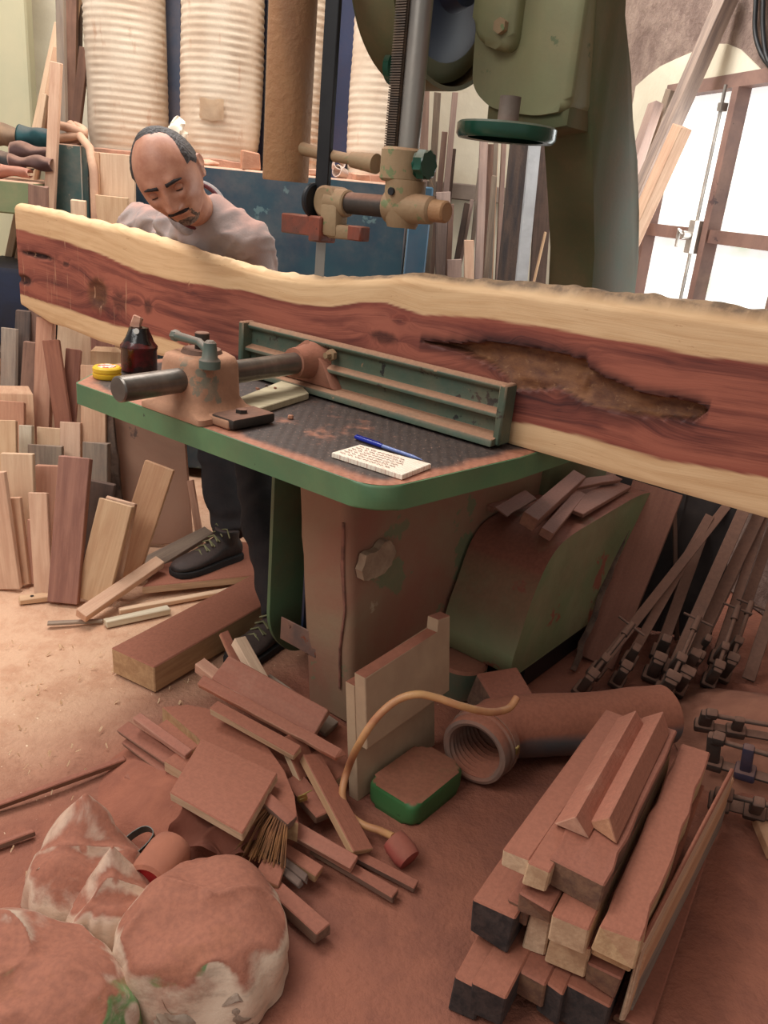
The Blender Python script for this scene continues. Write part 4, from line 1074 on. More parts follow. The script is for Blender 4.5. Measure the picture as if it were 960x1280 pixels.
# thick beam on the floor left of the saw
BH = .085
c1 = P(140, 809, BH); c2 = P(193, 834, BH); c3 = P(342, 748, BH); c4 = P(318, 722, BH)
dr = (P(315, 764, BH) - c2); dr.z = 0; dr.normalize()
wv = c1 - c2; wv.z = 0
cB = (c1 + c2) / 2; cB.z = BH / 2
plank('beam', 'thick square-cut beam with red dusted top, lying left of the saw', 'beam', cB, cB + dr * .74, abs(wv.dot(V((-dr.y, dr.x, 0)))), BH, ZZ, DUSTY, None, jit=.001, bev=.003)

# ---------------------------------------------------------------- offcut pile in front of the saw
OG = 'offcuts in the heap in front of the saw'
def oc(name, label, p0, p1, w_, t_, m, up=(0, 0, 1), chew=0, **kw):
    (x0, y0, z0), (x1, y1, z1) = p0, p1
    return plank(name, label, BD, P(x0, y0, z0), P(x1, y1, z1), w_, t_, V(up), m, OG, chew=chew, **kw)
mb = MB()
def hump(i, j):
    c = P(285, 985, 0); x = c.x - .36 + .66 * i; y = c.y - .30 + .62 * j
    e = 1 - ((i - .5) ** 2 + (j - .5) ** 2) * 4
    return V((x, y, -.03 + .10 * sm(e, 0, 1.1) + .012 * noise.noise(V((x * 12, y * 12, 3))) * sm(e, 0, .3)))
mb.grid(hump, 60, 60)
tag(mb.build('sawdust_heap', mat('red_sawdust', s(160, 98, 76), s(140, 84, 66), 12, rough=.95, bump=.6, bscale=120)), 'heap of red sawdust under the offcuts', 'sawdust', kind='stuff')
oc('board', 'olive pale board slanting behind the heap towards the pedestal', (330, 852, .09), (415, 912, .06), .05, .02, GREYW, (.2, -.5, .8))
oc('board', 'dusty red plank running under the pale olive board to the pedestal foot', (345, 870, .05), (448, 945, .03), .09, .02, DUSTY, (.1, -.2, 1))
quadboard('rounded_board', 'half-round dusty board with a pale cut edge under the square offcut', [(203, 883), (235, 880), (270, 887), (305, 905), (335, 932), (356, 962), (368, 995), (373, 1028), (345, 1018), (245, 920)], .055, .055, DUSTY, group=OG)
q = [P(x, y, z) for x, y, z in ((252, 922, .150), (347, 966, .150), (303, 1042, .140), (212, 990, .135))]
mb = MB(); nn = (q[1] - q[0]).cross(q[3] - q[0]).normalized(); nn = nn if nn.z > 0 else -nn
A_ = [mb.bm.verts.new(p) for p in q]; B_ = [mb.bm.verts.new(p - nn * .024) for p in q]
mb.bm.faces.new(A_); mb.bm.faces.new(B_[::-1])
for i in range(4): mb.bm.faces.new((A_[i], B_[i], B_[(i + 1) % 4], A_[(i + 1) % 4]))
bmesh.ops.bevel(mb.bm, geom=mb.bm.edges[:], offset=.0025, segments=1, affect='EDGES')
tag(mb.build('square_board', DUSTY, mtx=Matrix.Translation(q[0]) @ rotm(q[1] - q[0], nn).to_4x4(), smooth=False), 'square dusty board with a pale sawn edge on top of the heap', BD, OG)
oc('board', 'red board with pale scuffs lying high across the back of the heap', (277, 836, .155), (402, 905, .13), .075, .018, SCUFF, (.25, -.75, .7))
oc('strip', 'long split strip with jagged ends across the heap', (252, 852, .165), (425, 944, .125), .030, .015, SCUFF, (.2, -.4, 1), chew=5)
oc('strip', 'narrow strip with an orange sawn end in front of the split strip', (268, 884, .155), (372, 941, .13), .034, .02, DUSTY, (.2, -.3, 1))
oc('board', 'steeply tilted dusty board end right of the sawn strip', (362, 920, .125), (385, 972, .055), .075, .018, DUSTY, (.75, -.3, .6))
oc('stick', 'pinkish bare stick sticking out to the left of the heap', (171, 897, .11), (236, 944, .10), .022, .020, SCUFF, (0, -.3, 1))
oc('block', 'square pinkish stick end behind the scuffed red board', (250, 832, .13), (284, 858, .12), .035, .032, PINK, (.2, -.3, 1))
oc('stick', 'pale pine stick leaning up at the back of the heap', (298, 800, .19), (338, 872, .10), .038, .024, PALE, (.6, -.5, .6))
oc('stick', 'reddish stick leaning beside the pale pine stick', (280, 791, .19), (312, 862, .10), .026, .018, SCUFF, (.5, -.6, .6))
oc('strip', 'dusty red strip at the left of the heap, upper one', (154, 909, .06), (222, 955, .07), .035, .016, DUSTYD, (-.2, -.3, 1))
oc('strip', 'dusty red strip at the left of the heap, middle one', (160, 924, .04), (224, 972, .05), .035, .016, DUSTYD, (-.2, -.3, 1))
oc('strip', 'dusty red strip at the left of the heap, lowest one', (164, 966, .03), (222, 1005, .04), .04, .014, DUSTYD, (-.1, -.2, 1))
oc('block', 'small pale block half under the square board', (216, 950, .075), (240, 965, .075), .05, .032, DUSTY, (0, -.1, 1))
oc('board', 'long red plank with a white edge pointing down right from the heap', (388, 946, .10), (452, 1066, .03), .055, .02, DUSTY, (.5, -.2, .9))
oc('block', 'pale-edged block right of the tilted board end', (397, 942, .05), (432, 972, .045), .07, .028, DUSTY, (.1, -.2, 1))
oc('board', 'layered plywood strip with a ragged end below the tilted board', (366, 976, .06), (409, 1022, .05), .05, .022, DUSTYD, (.1, -.2, 1), chew=8)
oc('stick', 'stick with flaking white paint pointing right at the foot of the heap', (364, 1036, .055), (443, 1081, .035), .032, .026, SCUFF, (.1, -.5, 1))
oc('strip', 'thin dusty strip on the floor, outermost at the right of the heap', (440, 1066, .012), (520, 1108, .012), .024, .014, DUSTYD)
oc('strip', 'thin dusty strip on the floor, second from the right of the heap', (392, 1060, .012), (495, 1120, .012), .028, .016, DUSTYD)
oc('block', 'short dusty stick end below the painted stick', (354, 1064, .03), (399, 1092, .025), .03, .022, DUSTY, (0, -.2, 1))
oc('block', 'little square pale block near the top of the big sack', (322, 1085, .05), (352, 1098, .04), .045, .016, DUSTY, (.1, -.3, 1))
oc('splinter', 'dark frayed splinter by the small square block, upper', (338, 1062, .05), (383, 1098, .035), .014, .008, DARKW, (0, -.3, 1), chew=2)
oc('splinter', 'dark frayed splinter by the small square block, lower', (334, 1072, .045), (376, 1106, .03), .016, .008, DARKW, (0, -.3, 1), chew=6)
oc('stick', 'square dusty stick lying right of the big sack', (342, 1112, .02), (404, 1168, .018), .036, .03, DUSTYD, (0, -.1, 1))
oc('board', 'wide dusty board buried behind the pinkish stick', (200, 908, .07), (250, 935, .08), .05, .02, DUSTY, (0, -.2, 1))
# brass hinge clip
BRASS = mat('dull_brass', s(186, 160, 96), s(140, 116, 70), 20, rough=.4, metal=.7)
mb = MB(); c = P(378, 998, .075); mb.box(c, (.022, .012, .012), Matrix.Rotation(.6, 3, 'Z'), .002); mb.box(c + V((.0, -.004, .008)), (.02, .003, .01), Matrix.Rotation(.6, 3, 'Z'), 0)
mb.tube([c + V((.0, 0, .01)), c + V((.02, .004, .022))], .0015, 6)
tag(mb.build('hinge', BRASS), 'tiny brass hinge lying among the offcuts', 'hinge')
# straw brush
br_ = empty('hand_brush', P(330, 1050, .05), 'straw hand brush with splayed bristles under the square board', 'brush')
STRAW = mat('straw_bristles', s(150, 104, 62), s(110, 74, 48), 30, rough=.9, film=.3)
mb = MB()
hA = P(352, 1006, .10); 
for k in range(130):
    f = k / 129; r1 = random.random()
    a = P(338 + 22 * f, 1004 + 22 * f, .115 - .03 * r1); b = P(296 + 58 * f + random.uniform(-6, 6), 1062 + 16 * f + random.uniform(-9, 9), .065 - .02 * r1)
    mb.tube([a, a.lerp(b, .5) + ZZ * .012, b], .0013, 4)
o = mb.build('bristles', STRAW, br_); tag(o, kind='stuff')
mb = MB(); a = P(330, 998, .118); b = P(366, 1030, .105); mb.box((a + b) / 2, ((b - a).length, .03, .026), rotm(b - a, (0, -.3, 1)), .006, 2); mb.build('brush_head', DUSTYD, br_)
# dust-covered hide / cloth
mb = MB()
def cloth(i, j):
    a = P(222, 1000, .10).lerp(P(328, 1030, .10), i); b = P(215, 1066, .055).lerp(P(300, 1082, .05), i); p = a.lerp(b, j)
    curl = .022 * max(0, j - .8) * 5
    return p + V((0, 0, .012 * math.sin(i * 11 + j * 4) + .014 * noise.noise(V((i * 4, j * 4, 1))) + curl)) + V((.012 * math.sin(j * 7), .012 * math.sin(i * 13) * j, 0))
mb.grid(cloth, 40, 30); bmesh.ops.solidify(mb.bm, geom=mb.bm.faces[:], thickness=.004)
tag(mb.build('cloth', mat('dust_covered_cloth', s(164, 102, 82), s(150, 92, 74), 8, rough=.95, bump=.4)), 'stiff dusty cloth with wavy edge below the square board', 'cloth')
# round tin with red end, and metal band
can = empty('round_can', P(192, 1095, 0), 'dust-covered round can with a cracked red end, lying by the sacks', 'can')
ax0 = P(183, 1107, .060); ax1 = P(215, 1062, .062); axd = (ax1 - ax0).normalized()
mb = MB(); mb.lathe([(.038, .0), (.045, .006), (.0465, .03), (.0465, .085), (.042, .102), (.03, .112), (.0, .115)], ax0, axd, 36, caps=False); mb.lathe([(.038, 0), (.038, .012), (0, .012)], ax0, axd, 36, caps=False)
mb.noise(.002, 20); mb.build('shell', mat('red_dust_coat', s(166, 104, 80), s(150, 94, 74), 10, rough=.95, bump=.3), can)
mb = MB(); mb.lathe([(.0, .006), (.037, .006), (.037, .0115), (0, .0115)], ax0, axd, 32); mb.build('red_end', mat('bright_red_plastic', s(176, 36, 40), s(140, 30, 34), 8, rough=.3, film=.15), can)
mb = MB(); n2 = V((0, -.5, .86)).normalized(); s1 = axd.cross(ZZ).normalized()
mb.box(ax0 + axd * .004, (.075, .005, .004), rotm(axd.cross(V((.3, 0, 1))), -axd), 0); mb.build('end_crossbar', mat('dusty_pink_plastic', s(190, 110, 96)), can)
mb = MB(); c = P(165, 1060, .045); e1 = V((.55, .75, .25)).normalized(); e2 = V((.85, -.5, .1)); e2 = (e2 - e1 * e2.dot(e1)).normalized(); nrm = e1.cross(e2)
L1 = []
for k in range(41):
    t = k / 40 * 2 * PI; x = .052 * math.copysign(abs(math.cos(t)) ** .7, math.cos(t)); y = .027 * math.copysign(abs(math.sin(t)) ** .8, math.sin(t)); L1.append(c + e1 * x + e2 * y)
for A, B in zip(L1, L1[1:]):
    vs_ = [mb.bm.verts.new(q) for q in (A - nrm * .009, B - nrm * .009, B + nrm * .009, A + nrm * .009)]; mb.bm.faces.new(vs_)
bmesh.ops.remove_doubles(mb.bm, verts=mb.bm.verts[:], dist=1e-5); bmesh.ops.solidify(mb.bm, geom=mb.bm.faces[:], thickness=.0018)
tag(mb.build('metal_band', mat('grey_spring_steel', s(112, 116, 108), s(80, 82, 78), 6, rough=.4, metal=.5, film=.25)), 'oval grey metal band standing beside the red-ended can', 'band')

flat('lath', 'long dust-buried lath dividing the pale and the red floor at the left', -30, 1018, 156, 950, 5, DUSTYD, z=.0, t_=.016, cat='lath')
flat('lath', 'short buried lath end at the left edge above the sacks', -20, 1063, 42, 1040, 5, DUSTYD, z=.0, t_=.014, cat='lath')
mb = MB()
for k in range(150):
    x = random.uniform(-5, 330); y = random.uniform(800, 1000) if k < 120 else random.uniform(1000, 1180); c = P(x, y, .003)
    if x > 140 and y > 880 and k < 120: continue
    a = random.uniform(0, PI); d1 = V((math.cos(a), math.sin(a), random.uniform(-.2, .4))); d2 = V((-math.sin(a), math.cos(a), .2)); L = random.uniform(.004, .015); w_ = random.uniform(.0012, .003)
    q = [mb.bm.verts.new(c + d1 * (L * i) + d2 * w_ * j_ + ZZ * (.004 * math.sin(i * 3))) for i in (-.5, 0, .5) for j_ in (-1, 1)]
    mb.bm.faces.new((q[0], q[1], q[3], q[2])); mb.bm.faces.new((q[2], q[3], q[5], q[4]))
bmesh.ops.solidify(mb.bm, geom=mb.bm.faces[:], thickness=.0008)
tag(mb.build('wood_shavings', mat('pale_shaving', s(238, 212, 178), s(222, 188, 150), 30)), 'pale wood shavings and chips scattered on the floor at the left', 'shavings', kind='stuff')
# ---------------------------------------------------------------- sacks
def sackmat(name, body, green, gthr, lo=.12, hi=.34, rg=.45):
    t = NT(name); co = t.coord(); n1 = t.noise(co, 9, 5, .6, .5); n2 = t.noise(co, 90, 3, .6)
    col = t.mix(t.ramp(t.noise(co, 5, 3, .5), gthr, gthr + .02), body, green)
    col = t.mix(t.ramp(t.noise(t.coord((1, 1, 3)), 22, 5, .7), .45, .7, 0, .8), col, tuple(x * .7 for x in body[:3]) + (1,))
    up = t.ramp(t.math('ADD', t.nz(), t.math('MULTIPLY_ADD', n1, .9, -.45)), lo, hi)
    d = t.mix(t.ramp(n2, .3, .7), s(158, 97, 75), s(142, 86, 67))
    f = t.math('MAXIMUM', t.math('MULTIPLY', up, .97), t.math('MULTIPLY', t.ramp(n1, .5, .7), .6))
    col = t.mix(f, col, d); t.bump(t.math('ADD', n2, n1), .3, .004)
    return t.fin(col, t.math('MULTIPLY_ADD', f, .9 - rg, rg))
SACK = sackmat('pale_plastic_sack', s(214, 188, 164), s(106, 146, 92), .62, .40, .66)
SACKC = sackmat('printed_woven_sack', s(214, 192, 170), s(106, 146, 92), .60, .50, .80)
SACKW = sackmat('white_film_bag', s(206, 176, 154), s(120, 178, 160), .66, .50, .76, .25)
def sack(name, label, c, rx, ry, h, rot, seed, m, peaks=(), group='dust sacks at the front left', tap=.0, crease=.012):
    mb = MB(); cr, sr = math.cos(rot), math.sin(rot)
    def fn(i, j):
        an = i * 2 * PI; t = j
        # a low slumped dome: steep at the rim, flattening to the top
        q = t * PI / 2; r = max(0.0, math.cos(q)) ** (.62) * (1 + .03 * math.sin(t * PI)); z = h * math.sin(q) ** .72
        x = math.cos(an) * rx * max(r, .001); y = math.sin(an) * ry * max(r, .001)
        k = V((x * 9, y * 9, z * 7 + seed))
        w_ = noise.noise(k) * .020 + noise.noise(k * 2.3) * .010
        rg_ = max(0, 1 - abs(noise.noise(V((x * 7, y * 7, seed * 2)))) * 5) ** 2
        pl = (abs(noise.noise(V((an * 2.2, seed, z * 3)))) - .2) * crease * (1 - .7 * t)
        rr = 1 + (w_ + pl) / max(rx, .05)
        x *= rr; y *= rr; x *= 1 - tap * y / ry
        for px_, py_, ph, pw in peaks:
            dd = math.hypot(x - px_, y - py_); z += ph * max(0, 1 - dd / pw) ** 1.4
        z += (noise.noise(k * 1.4 + V((5, 5, 5))) * .016 + rg_ * .012) * min(1, t * 2.5); rr += 0
        return V((c.x + x * cr - y * sr, c.y + x * sr + y * cr, max(.0, z)))
    g_ = mb.grid(fn, 110, 60, True)
    bmesh.ops.remove_doubles(mb.bm, verts=mb.bm.verts[:], dist=.0012)
    o = mb.build(name, m, angle=120); return tag(o, label, 'sack', group)
def sackat(x, y): return P(x, y, 0)
cS = P(250, 1212, .0)
s1_ = sack('sack', 'large round dust-filled sack with torn white film at its front, bottom centre-left', cS + V((0, .035, 0)), .158, .160, .135, .1, 3.0, SACK, [(.02, .02, .012, .12)], tap=.22)
cL = P(38, 1262, 0)
s2_ = sack('sack', 'dusty sack with a green print patch at the bottom left corner', cL + V((0, 0, 0)), .19, .135, .11, -.25, 11.0, SACKC, [(-.08, .06, .02, .12)], crease=.035)
cM = P(95, 1130, 0)
s3_ = sack('plastic_bag', 'crumpled film bag with a tall pointed fold, behind the corner sack', cM + V((0, .05, 0)), .115, .12, .075, .3, 21.0, SACKW, [(.0, .09, .09, .11), (-.05, -.03, .03, .09)], crease=.03)
cN = P(142, 1165, 0)
s4_ = sack('plastic_bag', 'small crumpled film bag with a pointed corner between the two sacks', cN + V((.0, .02, 0)), .085, .075, .075, .2, 31.0, SACKW, [(-.01, .04, .09, .075)], crease=.03)
# torn white film hanging at the front of the big sack
FILM = mat('torn_white_film', s(222, 208, 190), s(196, 170, 146), 12, rough=.4, film=.35, bump=.3)
mb = MB()
def flap(i, j):
    an = -2.55 + 1.9 * i; r = .152 + .010 * math.sin(i * 17) + .022 * j + .010 * noise.noise(V((i * 8, j * 5, 0)))
    top = .078 - .03 * abs(math.sin(i * 7 + .6)) - .02 * noise.noise(V((i * 10, 3, 0)))
    c = cS + V((0, .035, 0)); return c + V((math.cos(an) * r, math.sin(an) * r, top * (1 - j) + .012 * j))
mb.grid(flap, 70, 16); bmesh.ops.solidify(mb.bm, geom=mb.bm.faces[:], thickness=.0015)
mb.build('torn_film', FILM, s1_)
def flake(par, c, d1, d2, m, nm):
    mb = MB()
    mb.grid(lambda i, j: c + d1 * (i - .5) * (1 - .55 * j) + d2 * j + ZZ * .012 * math.sin(i * 5 + j * 3), 12, 10); bmesh.ops.solidify(mb.bm, geom=mb.bm.faces[:], thickness=.0015); mb.build(nm, m, par)
flake(s3_, P(40 + 10, 1092, .075), V((.022, .0, .006)), V((.045, .05, .012)), FILM, 'film_fold')
GP = mat('green_print', s(92, 140, 84), s(110, 150, 96), 8, rough=.5, film=.15); 
mb = MB(); mb.grid(lambda i, j: P(18 + 34 * i + 6 * j, 1256 - 8 * i + 12 * j, .100 - .012 * j + .004 * math.sin(i * 6)), 10, 6); bmesh.ops.solidify(mb.bm, geom=mb.bm.faces[:], thickness=.002); 
gp_ = mb.build('green_print_patch', GP, s2_)
def spline(pts, n=8):
    out = []
    for i in range(len(pts) - 1):
        p0, p1, p2, p3 = pts[max(i - 1, 0)], pts[i], pts[i + 1], pts[min(i + 2, len(pts) - 1)]
        for k in range(n):
            t = k / n; out.append(.5 * ((2 * p1) + (p2 - p0) * t + (2 * p0 - 5 * p1 + 4 * p2 - p3) * t * t + (3 * p1 - p0 - 3 * p2 + p3) * t ** 3))
    return out + [pts[-1]]
# ---------------------------------------------------------------- boards against the pedestal, hose, conduit
STONE = mat('pale_dusty_plaster_board', s(186, 158, 128), s(168, 140, 114), 5, rough=.9, dust=1.2, film=.15, nlo=.4, nhi=.8, bump=.3, bscale=50)
lb = empty('leaning_board', W(.05, .24, 0), 'thick pale board leaning on the saw base, with a notched top corner', 'board')
tl_ = .14
def lf(p, q, h): return W(.045 + h + q * tl_, p, q)      # b, height, thickness offset
mb = MB(); mb.prism([(.085, .0), (.30, .0), (.30, .035), (.325, .035), (.325, 0.0), (.395, 0), (.395, .30), (.085, .30)], .0, .028, lf, bev=.002); mb.noise(.0015, 20)
mb.build('lower_board', STONE, lb, smooth=False)
mb = MB(); mb.prism([(.085, .155), (.415, .165), (.415, .372), (.365, .378), (.362, .345), (.085, .335)], -.034, -.001, lf, bev=.003); mb.noise(.0015, 18)
mb.build('upper_board', STONE, lb, smooth=False)
HOSE = mat('dusty_corrugated_hose', s(150, 118, 100), s(112, 92, 84), 6, rough=.85, dust=1.0, film=.3, bump=.3)
h0 = P(594, 938, .092); ha = V((.52, .85, 0)).normalized()
hose = empty('duct_hose', V((h0.x, h0.y, 0)), 'dusty dust-extraction duct lying open on the floor beside the saw base', 'duct')
path = [h0 + ha * .02, h0 + ha * .07, h0 + ha * .12 + V((.02, 0, 0)), h0 + ha * .16 + V((.075, -.005, 0)), h0 + ha * .19 + V((.16, -.01, 0)), h0 + ha * .22 + V((.27, .0, .0)), h0 + ha * .26 + V((.40, .02, .0))]
mb = MB(); mb.tube(spline(path, 8), [.081] * 49, 44); mb.bm.faces.ensure_lookup_table(); mb.bm.faces.remove(mb.bm.faces[-2]); mb.noise(.004, 10); mb.build('duct_body', mat('blue_grey_duct', s(96, 92, 90), s(76, 80, 86), 5, rough=.7, dust=1.3, film=.30, nlo=-.1, nhi=.45), hose)
mb = MB(); mb.lathe([(.0705, .004), (.078, .0), (.086, .003), (.089, .012), (.089, .026), (.085, .03), (.085, .040), (.090, .044), (.090, .075), (.082, .08)], h0 - ha * .012, ha, 48, caps=False)
inn = [(.0705, .004)]
for k in range(9): inn += [(.074, .010 + k * .017), (.067, .018 + k * .017)]
mb.lathe(inn + [(.0, .17)], h0 - ha * .012, ha, 48, caps=False); mb.noise(.003, 16); mb.build('hose_mouth', HOSE, hose)
mb = MB(); hq = h0 - ha * .012; mb.lathe([(.0905, .052), (.0925, .052), (.0925, .064), (.0905, .064)], hq, ha, 48, caps=False); mb.build('hose_clamp', HOSE, hose)
mb = MB(); sdv = ha.cross(ZZ).normalized(); mb.box(hq + ha * .058 + sdv * .088 + ZZ * .018, (.016, .010, .022), rotm(ha, ZZ), .002); mb.build('clamp_screw', BRASS, hose)
# dusty block and dark pipe behind the hose
plank('block', 'dust-buried block sitting behind the hose mouth', 'block', P(604, 880, .10), P(648, 868, .10), .12, .11, V((.1, -.3, 1)), DUSTYD, None, jit=.008, bev=.006)
mb = MB(); pA = P(575, 850, .13); mb.cyl(V((pA.x + .02, pA.y + .16, .0)), V((pA.x + .02, pA.y + .16, .10)), .075, n=28, bev=.008)
tag(mb.build('green_pot', mat('dark_green_pot_paint', s(70, 92, 76), s(84, 92, 72), 4, rough=.6, dust=.9, film=.35)), 'dark green round drum half hidden behind the leaning board', 'drum')
# conduit
CON = mat('old_cream_conduit', s(206, 158, 104), s(176, 116, 80), 9, rough=.5, film=.30, bump=.1, dcol=s(164, 104, 80))
pts = []
for x, y, a in ((646, 872, -.20), (635, 886, -.20), (610, 890, -.19), (575, 882, -.16), (545, 872, -.12), (520, 868, -.09), (495, 876, -.06), (470, 898, -.04), (450, 928, -.02)):
    pts.append(PP(x, y, W(a, 0, 0), U))
for x, y, z in ((436, 958, .125), (428, 990, .075), (434, 1014, .045), (452, 1030, .034), (474, 1038, .034), (492, 1046, .05)): pts.append(P(x, y, z))
cdt = empty('flexible_conduit', V((pts[-1].x, pts[-1].y, 0)), 'bent cream conduit arching from the hose to a dusty red cup on the floor', 'conduit')
mb = MB(); mb.tube(spline(pts), .0085, 12); mb.build('tube', CON, cdt)
cc = P(500, 1060, .032); cd_ = (cc - pts[-1]); cd_ = V((.55, -.55, -.25)).normalized()
mb = MB(); mb.lathe([(.012, -.012), (.026, -.012), (.029, .0), (.030, .03), (.026, .045), (0, .046)], cc - cd_ * .012, cd_, 26, caps=False); mb.lathe([(0, -.004), (.026, -.004), (.026, -.012)], cc - cd_ * .012, cd_, 26, caps=False)
mb.build('red_cup', mat('dusty_red_plastic', s(164, 74, 66), s(150, 84, 72), 8, rough=.6, dust=.6, film=.2), cdt)

# ---------------------------------------------------------------- offcuts on the motor housing
HG = 'offcuts on the motor housing'
def on_house(name, label, x0, y0, x1, y1, w_, t_, m, dz=0, up=(0, 0, 1), **kw):
    z = .505 + dz
    return plank(name, label, BD, P(x0, y0, z), P(x1, y1, z), w_, t_, V(up), m, HG, **kw)
DKO = wood('brown_dusty_offcut', s(150, 110, 88), s(118, 84, 70), dust=.8, film=.35, dcol=s(144, 90, 72))  # darker brown wood with a coat of dust
on_house('offcut', 'flat dusty offcut at the left edge of the motor housing', 603, 632, 668, 598, .075, .02, DKO, .002, (0, -.2, 1))
on_house('offcut', 'curled thin offcut in front of the thick bar on the housing', 626, 640, 664, 618, .045, .008, DKO, .02, (.3, -.3, 1), chew=3)
on_house('offcut', 'thick square bar lying on the offcuts of the housing', 660, 652, 722, 598, .045, .04, DKO, .045, (.1, -.4, 1))
on_house('offcut', 'narrow bar right of the thick square bar on the housing', 682, 668, 724, 618, .035, .026, DKO, .012, (.2, -.3, 1))
on_house('offcut', 'broad flat offcut at the back right of the housing top', 716, 640, 776, 606, .07, .014, DKO, .01, (0, -.1, 1))
on_house('offcut', 'splintered slip under the slab at the back of the housing', 700, 610, 770, 598, .04, .012, DKO, .035, (0, -.2, 1), chew=7)

# ---------------------------------------------------------------- things on the saw table
TZ = .8195
bt = P(174, 464, TZ); bottle = empty('oil_bottle', bt, 'dark red plastic oil bottle with wooden plug, standing on the table\'s left corner', 'bottle')
BTM = mat('dark_red_translucent_plastic', s(84, 14, 18), s(24, 12, 14), 14, rough=.12, bump=.1, contrast=(.4, .6), film=.1)
mb = MB(); mb.lathe([(.0, 0), (.044, 0), (.049, .006), (.049, .062), (.051, .066), (.051, .072), (.046, .078), (.034, .094), (.027, .112), (.0, .112)], bt, ZZ, 36, caps=False); mb.noise(.002, 30); mb.build('bottle_body', BTM, bottle)
mb = MB(); mb.lathe([(.043, .080), (.036, .094), (.029, .113), (.024, .122), (.010, .124), (0, .124)], bt, ZZ, 30, caps=False); mb.noise(.004, 60); mb.build('black_tar_cap', mat('glossy_black_tar', s(26, 18, 18), s(16, 12, 12), 20, rough=.12, bump=.2), bottle)
mb = MB(); mb.box(bt + V((-.004, 0, .136)), (.026, .02, .034), Matrix.Rotation(.3, 3, 'Y'), .003, jitter=.003); mb.build('wooden_plug', PINK, bottle)
mb = MB(); mb.lathe([(.005, 0), (.008, 0), (.008, .003), (.005, .003)], bt + V((.004, -.030, .116)), V((0, -1, .3)), 14); mb.build('metal_ring', ZINC, bottle)
tp_ = P(134, 472, TZ); tape = empty('tape_measure', tp_, 'yellow round tape measure on the table corner left of the oil bottle', 'tape measure')
YEL = mat('yellow_plastic', s(232, 192, 44), s(214, 170, 36), 5, rough=.4, film=.06)
mb = MB(); mb.lathe([(0, 0), (.034, 0), (.037, .004), (.037, .012), (.034, .0135), (.034, .0165), (.037, .018), (.037, .027), (.033, .031), (0, .031)], tp_, ZZ, 36, caps=False); mb.build('case', YEL, tape)
mb = MB(); mb.lathe([(0, .031), (.024, .031), (.023, .0325), (0, .0325)], tp_, ZZ, 30, caps=False); mb.build('label_disc', mat('white_and_red_disc', s(232, 226, 214), s(206, 90, 60), 60, contrast=(.5, .55), rough=.4), tape)
tc = [P(x, y, TZ + .018) for x, y in ((298, 497), (366, 470), (386, 491), (318, 512))]
mb = MB(); ctr = (tc[0] + tc[2]) / 2
mb.prism([(p.x, p.y) for p in tc], TZ, TZ + .018, lambda a, b, h: V((a, b, h)), bev=.002, seg=1)
tag(mb.build('wooden_tile', mat('pale_grey_green_wood', s(192, 178, 146), s(170, 154, 124), 7, stretch=(1, 6, 1), rough=.8, bump=.1), smooth=False), 'pale grey-green wooden plate on the table under the steel rod', 'wooden plate')
cg = 'dust crumbs on the table'
for k, (x, y, r, m_, lab) in enumerate(((363, 523, .0075, PINK, 'reddish wood crumb on the table right of the bracket foot'), (322, 487, .005, ROSY, 'small crumb on the pale wooden plate, nearest the bracket'), (333, 483, .0045, DARKW, 'dark crumb on the pale wooden plate, middle one'), (344, 486, .004, ROSY, 'tiny crumb on the pale wooden plate, rightmost'))):
    mb = MB(); z = TZ + (.018 if k else 0); c = P(x, y, z); mb.box(c + ZZ * r * .6, (r * 2, r * 1.6, r * 1.2), Matrix.Rotation(k, 3, 'Z'), r * .3, jitter=r * .3); tag(mb.build('wood_crumb', m_), lab, 'wood crumb', cg)
# notepad
npq = [P(x, y, TZ + .012) for x, y in ((415, 565), (503, 593), (539, 579), (450, 555))]
pad = empty('notepad', (npq[0] + npq[2]) / 2 - ZZ * .012, 'small squared-paper notepad with handwritten lines on the table beside the pen', 'notepad')
pe1 = (npq[1] - npq[0]); pe2 = (npq[3] - npq[0])
mb = MB(); mb.prism([(p.x, p.y) for p in npq], TZ, TZ + .011, lambda a, b, h: V((a, b, h)), bev=.001, seg=1)
pm = NT('squared_paper'); pc = pm.new('ShaderNodeTexCoord').outputs['Object']; bw = pm.new('ShaderNodeTexBrick'); bw.offset = 0; bw.inputs['Scale'].default_value = 30
bw.inputs['Mortar Size'].default_value = .012; bw.inputs['Brick Width'].default_value = .25; bw.inputs['Row Height'].default_value = .25
mp = pm.new('ShaderNodeMapping'); mp.inputs['Rotation'].default_value = (0, 0, math.atan2(pe1.y, pe1.x)); pm.t.links.new(pc, mp.inputs[0]); pm.t.links.new(mp.outputs[0], bw.inputs['Vector'])
pf = pm.mix(pm.ramp(pm.noise(pm.coord(), 30, 4, .6), .45, .8, 0, .5), s(246, 232, 212), s(214, 168, 138))
pm.put(bw.inputs['Color1'], pf); pm.put(bw.inputs['Color2'], pf); bw.inputs['Mortar'].default_value = s(214, 178, 158)
mb.build('paper', pm.fin(bw.outputs[0], .8), pad, smooth=False)
INK = mat('faded_ink', s(176, 132, 116), rough=.8); mb = MB()
for r_ in range(6):
    y0 = .14 + r_ * .14; x0 = .06; 
    for w_i in range(7):
        ln = random.uniform(.05, .11); 
        pp_ = [npq[0] + pe1 * (x0 + ln * t / 5) + pe2 * (y0 + .03 * math.sin(t * 2.2 + w_i)) + ZZ * .0004 for t in range(6)]
        mb.tube(pp_, .0006, 4); x0 += ln + .025
        if x0 > .9: break
tag(mb.build('handwriting', INK, pad), kind='stuff')
